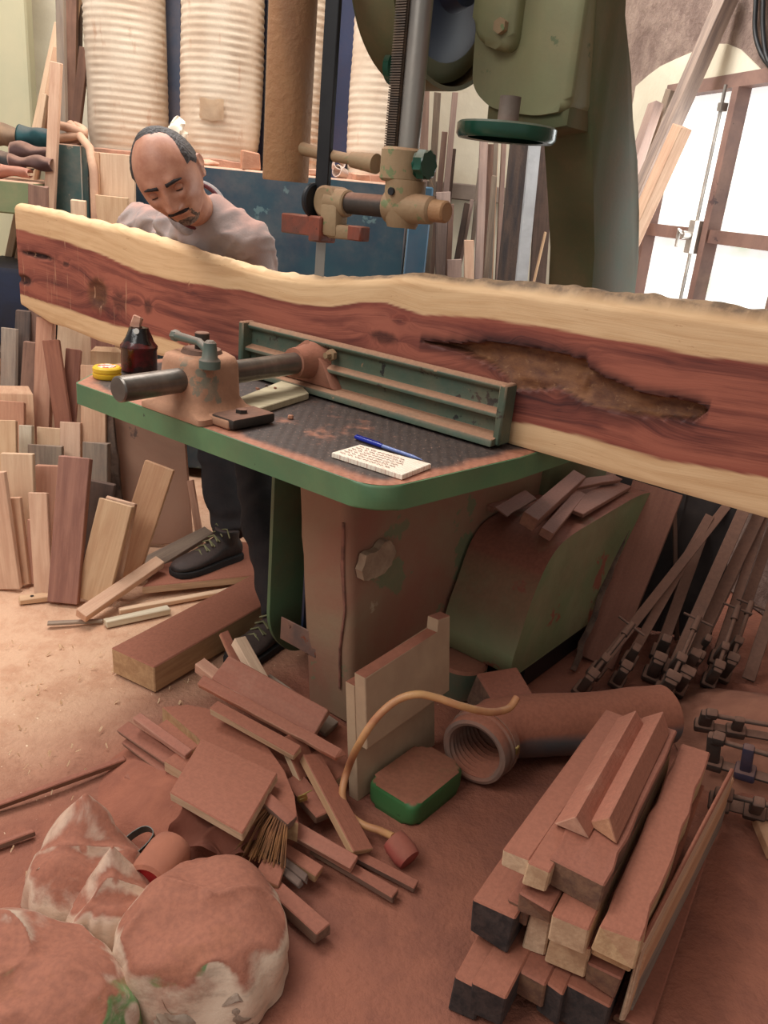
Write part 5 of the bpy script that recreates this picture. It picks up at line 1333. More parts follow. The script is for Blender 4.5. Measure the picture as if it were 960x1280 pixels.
# pen
pa, pb_ = P(444, 546, TZ + .0055), P(528, 575, TZ + .0055); pd = (pb_ - pa).normalized(); L_ = (pb_ - pa).length
pen = empty('ballpoint_pen', pa - ZZ * .0055, 'blue ballpoint pen lying beside the notepad', 'pen')
BLUE = mat('blue_plastic', s(26, 44, 150), s(22, 36, 130), 4, rough=.25)
mb = MB(); mb.lathe([(.0, 0), (.0042, .001), (.0052, .006), (.0052, L_ * .42), (.0, L_ * .42)], pa, pd, 14, caps=False); mb.build('pen_cap', BLUE, pen)
mb = MB(); mb.lathe([(.0, L_ * .42), (.0042, L_ * .42), (.0042, L_ * .86), (.002, L_ * .96), (.0006, L_)], pa, pd, 12); mb.build('barrel', mat('light_blue_barrel', s(110, 128, 186), rough=.3), pen)
mb = MB(); mb.box(pa + pd * L_ * .2 + ZZ * .006, (L_ * .36, .0025, .0015), rotm(pd, ZZ), 0); mb.build('clip', BLUE, pen)

# ---------------------------------------------------------------- clamps
def clamp_m(): pass
CLI = mat('dusty_dark_clamp_iron', s(66, 60, 56), s(88, 74, 66), 12, rough=.7, metal=.3, dust=.8, film=.3, dcol=s(140, 100, 82), bump=.3)
CLB = mat('dust_brown_clamp_bar', s(122, 94, 78), s(98, 76, 66), 8, rough=.75, metal=.2, dust=.6, film=.4, dcol=s(144, 100, 82), bump=.2)
def clamp(label, A, B, nrm, wbar=.034, t_=.009, m=CLI, group='bar clamps leaning in the corner', bluejaw=False, jaw=.13, screw=True):
    A, B = V(A), V(B); d = (B - A).normalized(); n_ = V(nrm); n_ = (n_ - d * n_.dot(d)).normalized(); sd = d.cross(n_); L = (B - A).length
    c = empty('bar_clamp', A, label, 'clamp', group); Rm = rotm(d, n_)
    mb = MB(); mb.box(A + d * L / 2, (L, wbar, t_), Rm, .0015); mb.build('bar', m, c)
    mb = MB(); mb.box(A + d * .02 + n_ * jaw * .42, (.034, wbar * .9, jaw), Rm, .006, 2); mb.box(A + d * .03 + n_ * jaw * .85, (.03, wbar * 1.1, .03), Rm, .006, 2); mb.box(A + d * .02, (.05, wbar * 1.5, .03), Rm, .006, 2); mb.noise(.0015, 40); mb.build('fixed_jaw', CLI, c)
    jm = BLUEJ if bluejaw else CLI
    mb = MB(); q = A + d * .10; mb.box(q + n_ * jaw * .40, (.028, wbar * .85, jaw * .95), Rm, .006, 2); mb.box(q, (.05, wbar * 1.5, .034), Rm, .006, 2); mb.noise(.0015, 40); mb.build('sliding_jaw', jm, c)
    if screw:
        mb = MB(); q2 = q + n_ * jaw * .78; mb.cyl(q2 - d * .075, q2 + d * .10, .0065, n=12); mb.cyl(q2 - d * .085, q2 - d * .072, .014, n=14); mb.cyl(q2 + d * .10, q2 + d * .15, .011, .009, n=14)
        sc = mb.build('screw', CLI, c)
        mb = MB(); mb.cyl(q2 + d * .14 - sd * .045, q2 + d * .14 + sd * .045, .004, n=8); mb.build('tommy_bar', CLI, sc)
    return c
BLUEJ = mat('dusty_blue_clamp_paint', s(58, 66, 96), s(46, 54, 82), 6, rough=.6, dust=.7, film=.3, dcol=s(140, 100, 82))
def cl(label, x0, y0, x1, y1, back=.40, z0=.012, **kw):
    A = P(x0, y0, z0); B = PY(x1, y1, A.y + back); B = A + (B - A) * 1.3; return clamp(label, A, B, V((-.25, -.8, .5)), **kw)
cl('brown dusty clamp with the longest slanting bar, leftmost of the leaning clamps', 722, 868, 893, 652, .52, m=CLB, wbar=.03)
cl('brown dusty clamp crossing under the longest bar, second from the left', 768, 858, 862, 690, .36, m=CLB, wbar=.03, screw=False)
cl('steep brown clamp right of the crossing pair', 812, 850, 878, 668, .42, m=CLB, wbar=.036, screw=False)
cl('dark thick clamp bar in the middle of the leaning row', 826, 872, 922, 655, .46, wbar=.04)
cl('dark thick clamp bar just right of the middle one', 842, 866, 940, 662, .46, wbar=.04, screw=False)
cl('slim dark clamp half hidden behind the right-hand jaws', 858, 846, 920, 715, .30, wbar=.024, screw=False)
cl('dark clamp with the tall screw, second from the right wall', 884, 858, 952, 655, .44, wbar=.03)
cl('dark clamp nearest the right edge of the leaning row', 900, 850, 962, 670, .42, wbar=.034)
plank('steel_bar', 'bare dark flat bar leaning at the far right edge behind the clamps', 'bar', P(935, 850, .01), PY(985, 700, P(935, 850, 0).y + .3), .04, .01, V((-.3, -.8, .4)), CLI)
plank('rod', 'thin brown rod standing behind the clamps', 'rod', P(846, 800, .0), PY(843, 630, P(846, 800, 0).y + .12), .014, .012, V((0, -1, .2)), CLB)
bb = P(742, 832, .0); bA = P(744, 828, .004); bB = PY(822, 612, bA.y + .34)
plank('bark_board', 'broad grey-brown board with a bark edge leaning beside the motor housing', BD, bA, bB, .125, .028, V((-.35, -.8, .45)), DKO, None, taper=1.35, jit=.004)
mb = MB(); e0 = P(716, 838, .01); e1 = PY(802, 612, bA.y + .33)
mb.tube([e0.lerp(e1, k / 14) + V((.012 * noise.noise(V((k * .8, 0, 0))), .0, .014 * noise.noise(V((k * .9, 5, 0))))) for k in range(15)], [.010 + .005 * noise.noise(V((k, 9, 0))) for k in range(15)], 7, flat=.5)
tag(mb.build('bark_strip', BARK), 'peeling bark strip along the left of the broad leaning board', 'bark')
CG = 'clamps lying on the dust at the right'
def cl2(label, x0, y0, z0, x1, y1, z1, nrm, **kw): return clamp(label, P(x0, y0, z0), P(x1, y1, z1), nrm, group=CG, **kw)
cl2('small clamp with upright screw lying left in the right-hand clamp heap', 870, 905, .08, 985, 925, .10, V((-.2, -.5, .8)), wbar=.022, jaw=.09)
cl2('clamp with blue painted jaw in the right-hand clamp heap', 880, 950, .05, 1000, 985, .07, V((-.1, -.4, .9)), wbar=.026, bluejaw=True)
cl2('lowest clamp of the right-hand heap, its jaw lying on the floor', 888, 1000, .03, 1010, 1030, .05, V((-.3, -.6, .7)), wbar=.03)
mb = MB()
hc = P(960, 925, 0)
def heap(i, j):
    x = hc.x - .28 + .56 * i; y = hc.y - .28 + .56 * j
    d_ = math.hypot((x - hc.x) / .28, (y - hc.y) / .28); return V((x, y, -.01 + .15 * max(0, 1 - d_) + .01 * noise.noise(V((x * 9, y * 9, 1)))))
mb.grid(heap, 40, 40)
tag(mb.build('sawdust_heap', mat('brown_sawdust', s(156, 104, 82), s(138, 90, 72), 9, rough=.95, bump=.5, bscale=110)), 'smooth heap of brown sawdust against the right wall', 'sawdust', kind='stuff')
quadboard('board', 'corner of an orange-brown board at the right edge of the photo', [(943, 1018), (985, 1000), (1000, 1060), (962, 1062)], .0, .03, TAN)

# ---------------------------------------------------------------- lumber stack at the lower right
SG = 'beams of the lumber stack'
D2_ = P(889, 1016, 0) - P(774, 1237, 0); D2_.z = 0; D2_.normalize()
D_ = ray(1130, 298); D_.z = 0; D_.normalize(); E_ = V((D_.y, -D_.x, 0))
def beam(label, tl, tr, z, h, L, m, name='beam', cat='beam', yaw=0, drop=0, D0=None, **kw):
    a = P(tl[0], tl[1], z); b = P(tr[0], tr[1], z); w_ = abs((b - a).dot(E_)); c = (a + b) / 2 - ZZ * h / 2
    d = Matrix.Rotation(math.radians(yaw), 3, 'Z') @ (D0 or D_)
    c = c - d * 0
    return plank(name, label, cat, c, c + d * L - ZZ * drop, w_, h, ZZ, m, SG, jit=.003, bev=.003, **kw)
beam('black-barked outermost beam at the lower left of the stack', (565, 1222), (600, 1236), .075, .075, .62, BLACKEND, yaw=2)
beam('short dusty beam beside the outermost black one, bottom layer', (590, 1230), (632, 1246), .085, .07, .55, BLACKEND)
beam('dusty beam in the bottom layer with a plain brown end', (627, 1206), (686, 1226), .085, .06, .60, DUSTYD)
beam('dark green-black beam end in the bottom layer', (675, 1226), (708, 1238), .080, .08, .58, BLACKEND)
beam('black-ended broad beam at the bottom right of the stack', (706, 1234), (764, 1258), .080, .08, .62, BLACKEND)
beam('broad black-ended beam jutting out to the left, second layer', (593, 1122), (643, 1147), .175, .085, .60, BLACKEND, yaw=-1)
beam('narrow dusty batten right of the broad black-ended beam', (636, 1122), (661, 1136), .180, .045, .55, DUSTYD)
beam('upright-set pale batten in the second layer', (661, 1140), (689, 1150), .170, .085, .55, DUSTY)
beam('pale square beam with worm-eaten end grain', (688, 1164), (738, 1183), .165, .075, .58, DUSTY)
beam('dusty beam with pale corner at the right of the second layer', (736, 1200), (776, 1222), .135, .05, .60, DUSTYD)
beam('dusty board with a brown end in the third layer, left one', (648, 1117), (693, 1136), .222, .04, .55, DUSTYD)
beam('dusty beam with a bright pale end, centre of the third layer', (692, 1144), (738, 1164), .228, .055, .60, DUSTY)
beam('grey-ended thin board under the widest plank', (742, 1180), (790, 1202), .188, .032, .62, DUSTY)
beam('widest rough dust-covered plank with a yellowish end', (747, 1160), (799, 1178), .245, .052, .62, DUSTY, chew=4)
beam('dusty board beside the widest plank and a little lower', (813, 1104), (834, 1110), .19, .04, .36, DUSTY)
beam('long thin dusty board on the upper left of the stack', (631, 1060), (659, 1080), .280, .032, .56, DUSTY, yaw=-2)
beam('dusty round-edged batten beside the long thin board', (658, 1080), (688, 1090), .280, .048, .50, DUSTY)
beam('broad rough beam with a torn corner on the upper layer', (690, 1070), (756, 1110), .285, .058, .55, DUSTYD, chew=9)
def tri(label, bl, br_, rg, z, hh, L, yaw=0):
    a = P(bl[0], bl[1], z); b = P(br_[0], br_[1], z); r = P(rg[0], rg[1], z + hh); d = Matrix.Rotation(math.radians(yaw), 3, 'Z') @ D_
    mb = MB(); A = [mb.bm.verts.new(p) for p in (a, b, r)]; B = [mb.bm.verts.new(p + d * L) for p in (a, b, r)]
    mb.bm.faces.new(A); mb.bm.faces.new(B)
    for i in range(3): mb.bm.faces.new((A[i], B[i], B[(i + 1) % 3], A[(i + 1) % 3]))
    bmesh.ops.bevel(mb.bm, geom=mb.bm.edges[:], offset=.002, segments=1, affect='EDGES')
    tag(mb.build('triangular_batten', wood('dusted_pale_batten', s(214, 164, 130), s(190, 138, 108), dust=1.1, film=.35, dcol=s(170, 108, 86), nlo=.0), mtx=Matrix.Translation(a) @ rotm(d, ZZ).to_4x4(), smooth=False), label, 'batten', SG)
tri('triangular dusty batten on top of the stack, left one', (692, 1030), (736, 1049), (719, 1021), .287, .040, .42)
tri('triangular dusty batten on top of the stack, right one', (731, 1028), (771, 1056), (761, 1022), .287, .042, .42)
beam('thin board on edge along the right flank of the stack, inner', (800, 1172), (806, 1174), .215, .20, .60, DUSTY, D0=D2_)
beam('thin board on edge along the right flank of the stack, middle', (800, 1190), (807, 1192), .165, .155, .62, TAN, D0=D2_)
beam('thin pale board on edge along the right flank of the stack, outer', (796, 1212), (803, 1214), .110, .10, .62, GREYW, D0=D2_)
quadboard('board', 'dust-covered board flat on the floor right of the stack', [(768, 1268), (812, 1290), (884, 1072), (858, 1064)], .0, .016, DUSTYD, group=None)

# near-black boards added to stand in for the deep shade behind the clamps
for x0, x1, w_, lab, dy in ((845, 905, .16, 'added dark board standing in for shade behind the middle clamps', .62), (905, 965, .18, 'added dark board standing in for shade behind the right-hand clamps', .50), (800, 850, .12, 'added dark narrow board standing in for shade behind the leftmost clamp', .62)):
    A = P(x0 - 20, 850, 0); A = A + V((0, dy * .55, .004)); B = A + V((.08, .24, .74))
    plank('board', lab, BD, A, B, w_, .025, V((-.3, -.9, .3)), mat('shade_dark_board', s(66, 56, 52), s(46, 40, 40), 6, rough=.9), 'added dark boards behind the clamps')
# ---------------------------------------------------------------- dust collector in the background
YC = 3.75
def at(x, y, Y=YC): return PY(x, y, Y)
CBM = mat('blue_green_cabinet_paint', s(38, 72, 84), s(30, 56, 74), 3, rough=.5, dust=1.0, film=.10, dcol=s(206, 164, 138), bump=.08, chip=[(s(84, 112, 116), .66, 5)])
CBL = mat('lighter_blue_cabinet_paint', s(48, 88, 108), s(40, 76, 98), 3, rough=.5, film=.1, bump=.08)
L0_ = at(108, 192); R0_ = at(513, 232); zt_ = .5 * (L0_.z + R0_.z)
dcx0, dcx1 = L0_.x, R0_.x
coll = empty('dust_collector', ((dcx0 + dcx1) / 2, YC + .35, 0), 'blue dust collector with ribbed cream filter bags above its cabinet', 'dust collector')
mb = MB(); mb.box(((dcx0 + dcx1) / 2, YC + .35, zt_ / 2 + .02), (dcx1 - dcx0, .70, zt_ - .04), None, .008); mb.build('cabinet', CBM, coll)
xr = at(541, 236).x
mb = MB(); mb.box(((dcx1 + xr) / 2 + .004, YC + .30, zt_ / 2 + .005), (xr - dcx1 - .002, .62, zt_ - .01), None, .006); mb.build('side_post', CBL, coll)
xa, xb = at(68, 190).x, at(109, 190).x
mb = MB(); mb.box(((xa + xb) / 2, YC - .02, zt_ / 2 + .02), (xb - xa, .10, zt_ + .02), None, .004); mb.build('end_box', mat('worn_teal_paint', s(62, 96, 92), s(50, 82, 82), 6, rough=.55, dust=1.0, film=.2, dcol=s(200, 160, 134), chip=[(s(150, 134, 116), .62, 8)]), coll)
BAGM = NT('ribbed_cream_filter_cloth')
_co = BAGM.coord(); _n = BAGM.noise(_co, 4, 5, .6)
_c = BAGM.mix(BAGM.ramp(_n, .35, .7), s(216, 198, 176), s(198, 174, 150)); _st = BAGM.ramp(BAGM.noise(BAGM.coord((4, 4, 1)), 4, 5, .65), .58, .72, 0, .6)
_c = BAGM.mix(_st, _c, s(186, 142, 112)); BAGM.bump(BAGM.noise(_co, 30, 4, .6), .3, .006); BAGM = BAGM.fin(_c, .9)
def bag(x0, x1, Yb, ztop=3.2, seed=0):
    a = PY(x0, 120, Yb); b = PY(x1, 120, Yb); c = V(((a.x + b.x) / 2, Yb, 0)); r = (b.x - a.x) / 2; n = 48; z0 = zt_ + .02
    mb = MB(); nz_ = 230
    def fn(i, j):
        z = z0 + (ztop - z0) * j; an = i * 2 * PI
        ribk = .0030 * math.sin(z * 2 * PI / .030 + .5 * noise.noise(V((an, z * 2, seed))))
        base = r * (1 - .10 * math.exp(-((z - z0) / .06) ** 2)) + ribk * (.5 + noise.noise(V((an * 1.5, z * 3, seed)))) + .014 * noise.noise(V((math.cos(an) * 1.3, math.sin(an) * 1.3, z * 2.2 + seed)))
        return c + V((math.cos(an) * base, math.sin(an) * base, z))
    mb.grid(fn, 56, nz_, True); o = mb.build('filter_bag', BAGM, coll, angle=180)
    mb = MB(); mb.lathe([(r * .90, .0), (r * 1.0, .0), (r * 1.0, .045), (r * .92, .05)], V((c.x, c.y, zt_ - .018)), ZZ, 48, caps=False); mb.noise(.004, 12); mb.build('bag_collar', mat('dusty_bag_rim', s(186, 142, 118), s(160, 118, 98), 8, rough=.95, bump=.5), o)
    return o, c, r
YBG = YC + .32
b1_, c1_, r1_ = bag(110, 208, YBG, seed=1); b2_, c2_, r2_ = bag(226, 326, YBG, seed=7); bag(334, 404, YBG + .02, seed=13); b4_, c4_, r4_ = bag(436, 530, YBG, seed=19)
# taped patch on the second bag
mb = MB(); mb.grid(lambda i, j: V((PY(250 + 30 * i, 136, YBG - r2_).x, YBG - math.sqrt(max(0, (r2_ + .014) ** 2 - (PY(250 + 30 * i, 136, YBG - r2_).x - c2_.x) ** 2)), PY(265, 124 + 26 * j, YBG - r2_).z + .004 * math.sin(i * 9))), 10, 8)
bmesh.ops.solidify(mb.bm, geom=mb.bm.faces[:], thickness=.003); mb.build('taped_patch', mat('clear_tape_patch', s(226, 204, 176), s(208, 180, 150), 12, rough=.35), b2_)
PST = mat('blue_steel_post', s(70, 80, 100), s(58, 68, 90), 4, rough=.55, film=.2, dcol=s(180, 150, 130))
PSD = mat('deep_blue_steel_post', s(48, 58, 92), s(42, 50, 82), 4, rough=.55, film=.08)
for x0, x1, m_, dy in ((207, 226, PST, .05), (317, 331, PSD, .1), (413, 440, PSD, .06)):
    a = PY(x0, 100, YBG + dy); b = PY(x1, 100, YBG + dy); mb = MB(); mb.box(((a.x + b.x) / 2, YBG + dy + .04, (zt_ + 3.2) / 2), (b.x - a.x, .08, 3.2 - zt_), None, .003); mb.build('bag_post', m_, coll)
# bits on the cabinet top
ct = zt_ + .0
def ontop(x, y): p = PY(x, y, YC + .05); return V((p.x, YC + .06, zt_))
c = ontop(312, 200); mb = MB(); mb.box(c + ZZ * .035, (.07, .10, .075), Matrix.Rotation(.35, 3, 'Z'), .005, jitter=.006)
tag(mb.build('wood_block', PINK, smooth=False), 'small square wood block on the blue cabinet below the second filter bag', 'wood block')
c = ontop(221, 195); mb = MB(); mb.grid(lambda i, j: c + V((math.cos(i * 2 * PI) * math.sin(PI * j) * .04, math.sin(i * 2 * PI) * math.sin(PI * j) * .03, .09 - .085 * math.cos(PI * j))), 30, 20, True); mb.noise(.018, 40)
bmesh.ops.remove_doubles(mb.bm, verts=mb.bm.verts[:], dist=.0005)
c_ = tag(mb.build('crumpled_tissue', mat('white_tissue', s(238, 226, 206), s(220, 204, 184), 20, rough=.9)), 'crumpled white tissue on the cabinet behind the man\'s head', 'tissue')
c_.location.z = zt_ - .002
c = ontop(424, 208); mb = MB()
for k in range(2): mb.lathe([(.024, -.05), (.026, 0), (.022, .0), (.02, -.05)], c + V((.02 * k - .03 * k, .0, .06 - .03 * k)), V((.3 - k, -.9, .3)), 20, caps=False)
mb.bm.verts.ensure_lookup_table()
tag(mb.build('pipe_offcuts', mat('pale_pipe_plastic', s(220, 200, 184), s(190, 168, 156), 10, rough=.5)), 'curled pale pipe ends on the cabinet right of the black blade guard', 'pipe')
for k, (x, lab) in enumerate(((400, 'dust-covered scrap on the cabinet behind the blade guard'), (452, 'dusty nut-sized scrap on the cabinet behind the guide clamp'), (262, 'flat dusty scrap on the cabinet beside the wood block'))):
    c = ontop(x, 210); mb = MB(); mb.box(c + ZZ * .012, (.09 - .02 * k, .06, .024), Matrix.Rotation(.4 * k, 3, 'Z'), .006, jitter=.008); tag(mb.build('dusty_scrap', mat('pink_dusted_scrap', s(206, 160, 134), s(180, 132, 108), 20, rough=.95)), lab, 'scrap', 'scraps on the cabinet')
for x, lab in ((532, 'curled pale wood shaving on the right post of the cabinet'),):
    c = V((at(534, 236).x, YC + .1, zt_)); mb = MB(); mb.grid(lambda i, j: c + V((.05 * j - .02, .03 * (i - .5), .03 + .028 * math.sin(j * 4.5))), 4, 16); bmesh.ops.solidify(mb.bm, geom=mb.bm.faces[:], thickness=.003); o = tag(mb.build('wood_shaving', PALE), lab, 'shaving'); o.location.z = zt_ + .001
# pale boards standing in front of the cabinet
def stand(name, label, x0, x1, yt, Y, m, t_=.022, group='pale boards standing before the blue cabinet', zb=0.0):
    a = PY(x0, yt, Y); b = PY(x1, yt, Y); c = (a + b) / 2
    return plank(name, label, BD, V((c.x, Y, zb + .003)), V((c.x, Y, c.z)), b.x - a.x, t_, V((0, -1, 0)), m, group, jit=.001)
stand('board', 'tall pale board left of the man, farthest left of its row', 116, 124, 190, YC - .10, TAN)
stand('board', 'broad pale board standing left of the man\'s head', 125, 168, 193, YC - .09, PALE)
stand('board', 'low pale board with dark seam in front of the broad one', 120, 160, 245, YC - .14, PALE)
stand('board', 'small pale board just above the slab in front of the teal box', 89, 107, 250, YC - .16, PALE)
# coiled hose hung over the teal box
HSE = mat('dusty_beige_hose', s(206, 164, 134), s(176, 136, 112), 8, rough=.8)
hs = []
c = PY(98, 180, YC - .03)
for k in range(46):
    t = k / 45; an = t * 4.6 * PI; hs.append(V((c.x - .03 + .05 * math.cos(an), YC - .02 + .03 * math.sin(an), zt_ + .065 + .03 * math.sin(an * .5) + .02 * t)))
hs += [PY(112, 185, YC - .1), PY(117, 215, YC - .13), PY(119, 270, YC - .14), PY(119, 330, YC - .14)]
mb = MB(); mb.tube(hs, .017, 12); tag(mb.build('coiled_hose', HSE), 'beige hose coiled on the teal box, one end hanging down', 'hose')

# ---------------------------------------------------------------- leaning timbers behind, left
TG = 'timbers leaning beside the left filter bag'
def timber(label, x0, y0, x1, y1, wpx, Y, m, back=.25, t_=.03, group=TG, name='timber', cat='timber'):
    k = back * .35; n_ = V((0, 1, -k)).normalized(); p0 = V((0, Y - k * 1.3, 0))
    A = PP(x0, y0, p0, n_); B = PP(x1, y1, p0, n_); d = (B - A).normalized(); A = A - d * ((A.z - .004) / d.z)
    return plank(name, label, cat, A, B, wpx / F * Y * .96, t_, V((0, -1, .1)), m, group, jit=.001)
timber('pale leaning timber nearest the pillar', 42, 180, 74, 30, 9, 4.05, PALE)
timber('second pale timber from the pillar, slightly shorter', 50, 180, 72, 60, 8, 4.0, TAN)
timber('slim grey timber between the pale pair and the upright post', 55, 170, 73, 70, 6, 4.1, GREYW)
timber('short pale stick behind the rags', 50, 165, 57, 118, 5, 3.95, PALE)
timber('long upright tan board in front of the timbers, reaching the slab', 62, 270, 71, 78, 12, 3.62, TAN, .12)
timber('tall grey-brown upright board beside the long tan one', 80, 200, 75, -40, 9, 3.85, GREYW, .1)
timber('broad dull brown timber left of the first filter bag', 88, 170, 90, -40, 14, 4.12, BROWN, .1)
timber('dusky slanting timber with a slot beside the first filter bag', 93, 175, 106, 60, 11, 3.98, BROWN, .15)
timber('thin pale lath slanting at the top beside the first filter bag', 92, 60, 103, -30, 4, 4.2, PALE, .1)
timber('dark narrow timber in the gap beside the first filter bag', 97, 170, 99, -20, 7, 4.22, DARKW, .08)

# ---------------------------------------------------------------- bench with rags at the left
YBN = 3.50
BG = mat('pale_green_bench_paint', s(128, 140, 100), s(112, 126, 90), 3, rough=.6, dust=.9, film=.15, dcol=s(206, 156, 130), bump=.1)
xl = PY(-120, 230, YBN).x; xq = PY(40, 230, YBN).x; zt2 = PY(20, 226, YBN).z; zm2 = PY(20, 268, YBN).z
bench = empty('workbench', ((xl + xq) / 2, YBN + .3, 0), 'pale green workbench loaded with rags at the left edge', 'workbench')
mb = MB(); mb.box(((xl + xq) / 2, YBN + .32, (zt2 + zm2) / 2), (xq - xl, .64, zt2 - zm2), None, .006); mb.build('bench_box', BG, bench)
for xx in (xl + .04, xq - .04):
    mb = MB(); mb.box((xx, YBN + .08, zm2 / 2), (.07, .07, zm2), None, .004); mb.build('leg', BLACKMETAL, bench)
    mb = MB(); mb.box((xx, YBN + .56, zm2 / 2), (.07, .07, zm2), None, .004); mb.build('leg', BLACKMETAL, bench)
mb = MB(); mb.box(((xl + xq) / 2, YBN + .32, .55), (xq - xl, .6, .03), None, .003); mb.build('shelf', DARKW, bench)
mb = MB(); mb.box(((xl + xq) / 2, YBN + .34, .74), (xq - xl - .2, .42, .34), None, .03, 2); tag(mb.build('storage_tub', mat('dark_blue_tub_plastic', s(34, 46, 76), s(30, 36, 52), 5, rough=.6, dust=.6, dcol=s(120, 110, 106))), 'dark blue tub on the shelf under the green workbench', 'tub')
lean('plank', 'brown plank end standing at the right of the green workbench', BD, 48, 300, 48, 232, 22, BROWN, yb=3.42, k=.02, group=None)
def rag(label, cx, cy, rx, rz, m, seed, Y=None, fold=3):
    c = PY(cx, cy, Y or YBN + .05); mb = MB()
    def fn(i, j):
        an = j * 2 * PI * .92; rr = rz * (1 - .25 * i)
        p = c + V(((i - .5) * 2 * rx, math.cos(an) * rr * 1.3 + .012 * math.sin(i * fold * 2), math.sin(an) * rr))
        return p + V((0, .012 * noise.noise(V((i * 3, j * 3, seed + 5))), .016 * noise.noise(V((i * 2.2, j * 3, seed)))))
    mb.grid(fn, 26, 26); bmesh.ops.solidify(mb.bm, geom=mb.bm.faces[:], thickness=.008)
    return tag(mb.build('rag', m, angle=180), label, 'rag', 'rags on the green workbench')
RG1 = mat('mauve_brown_cloth', s(140, 110, 104), s(104, 80, 80), 5, rough=.95, dust=.7, dcol=s(206, 162, 140)); RG2 = mat('teal_cloth', s(66, 112, 116), s(48, 80, 88), 5, rough=.95, dust=.3, dcol=s(190, 156, 140)); RG3 = mat('salmon_cloth', s(214, 160, 138), s(190, 132, 114), 5, rough=.95)
zt_b = zt2
rag('teal and grey cloth on top of the rag pile', 48, 172, .075, .045, RG2, 1, YBN + .28)
rag('mauve folded cloth below the teal one', 42, 190, .09, .03, RG1, 4, YBN + .18)
rag('mauve rolled cloth with a dark hollow end', 40, 203, .085, .028, RG1, 9, YBN + .10)
rag('salmon cloth spread at the front of the bench', 8, 214, .10, .026, RG3, 14, YBN + .06)
rag('dusty cloth heap under the pillar', 10, 170, .10, .05, mat('dust_beige_cloth', s(206, 172, 138), s(160, 132, 110), 6, rough=.95), 19, YBN + .30)
rag('dark grey tool roll behind the salmon cloth', 12, 203, .09, .045, mat('dark_grey_cloth', s(92, 90, 90), s(62, 64, 68), 6, rough=.9, dust=.6, dcol=s(190, 156, 134)), 23, YBN + .22)
# ---------------------------------------------------------------- sticks and sections in the back right
BRG = 'sticks leaning on the back wall'
def bk(label, x0, y0, x1, y1, wpx, m, Y=4.45, back=.18, name='stick', t_=.025): return timber(label, x0, y0, x1, y1, wpx, Y, m, back, t_, BRG, name, 'stick')
PWD = wood('pinkish_grey_stick', s(176, 148, 134), s(146, 122, 114), dust=.2, film=.2, dcol=s(200, 160, 140))
bk('broad pinkish stick right of the guide post', 524, 300, 529, 110, 15, PWD, 4.3)
bk('grey slender section between the two pinkish sticks', 536, 300, 547, 116, 8, GREYW, 4.4)
bk('pinkish stick leaning under the bearing housing', 552, 300, 569, 116, 7, PWD, 4.45)
bk('short pinkish stick beside the cabinet post', 548, 250, 556, 165, 7, PWD, 4.5)
bk('thin dark rod leaning left of the handwheel', 561, 260, 568, 186, 4, DARKW, 4.55)
bk('wide pale board standing low beside the cabinet post', 553, 345, 554, 240, 18, PWD, 4.1)
bk('short brown stick in front of the wide low board', 562, 300, 564, 255, 7, BROWN, 4.05)
bk('low pale block standing right of the wide board', 568, 345, 568, 324, 18, PWD, 4.0)
bk('dark steel section crossing in the middle', 570, 330, 584, 254, 7, DARKW, 4.3, name='bar')
bk('pale stick leaning beside the crossing dark section', 575, 330, 590, 250, 5, PWD, 4.35)
bk('blue-grey section behind the crossing pair', 590, 310, 600, 210, 5, GREYW, 4.4)
bk('pale board standing right of the crossing pair', 586, 345, 586, 300, 12, TAN, 4.0)
bk('tallest pinkish stick under the handwheel', 598, 345, 606, 150, 10, PWD, 4.25)
bk('stick with rough face right of the tallest one', 606, 345, 613, 180, 8, BROWN, 4.3)
bk('grey thin section left of the dark post', 612, 345, 620, 172, 5, GREYW, 4.4)
bk('pinkish thin section next to the dark post', 622, 345, 630, 178, 6, PWD, 4.45)
bk('thin pale lath rising to the handwheel', 616, 300, 622, 147, 4, TAN, 4.5)
bk('dull grey strip at the foot of the dark post', 607, 350, 618, 220, 6, GREYW, 4.1)
p0 = PY(634, 340, 4.05); p1 = PY(655, 150, 4.05); mb = MB()
timber('dark tarred wooden post right of the stacked sticks', 636, 345, 655, 150, 26, 4.0, mat('tarred_dark_wood', s(84, 66, 56), s(48, 42, 42), 5, stretch=(1, 6, 6), rough=.85, bump=.5), .12, .10, None, 'post', 'post')
ang = empty('steel_angle', PY(655, 345, 3.8), 'pale grey painted steel angle leaning before the dark post', 'steel angle')
ang.location.z = 0; ORIG[ang.name] = Matrix.Translation(ang.location)
ANG = mat('pale_grey_angle_paint', s(176, 178, 180), s(150, 150, 152), 6, rough=.5, chip=[(s(96, 84, 78), .66, 14)])
A = PY(653, 346, 3.78); B = PY(671, 165, 3.9); d = (B - A).normalized(); A = A - d * ((A.z) / d.z)
mb = MB(); mb.box((A + B) / 2, ((B - A).length, .046, .005), rotm(d, (0, -1, .1)), 0); mb.build('face_flange', ANG, ang)
mb = MB(); e_ = d.cross(V((0, -1, .1))).normalized(); mb.box((A + B) / 2 + e_ * -.023 + V((0, .022, 0)), ((B - A).length, .004, .046), rotm(d, (0, -1, .1)), 0); mb.build('side_flange', ANG, ang)
timber('dark shaded board behind the steel angle', 672, 350, 684, 170, 20, 4.2, DARKW, .1, .03, None, 'board', 'board')
timber('thin pale twig leaning in the shade beside the swan neck', 668, 350, 682, 290, 3, 3.95, PALE, .05, .01, None, 'twig', 'twig')
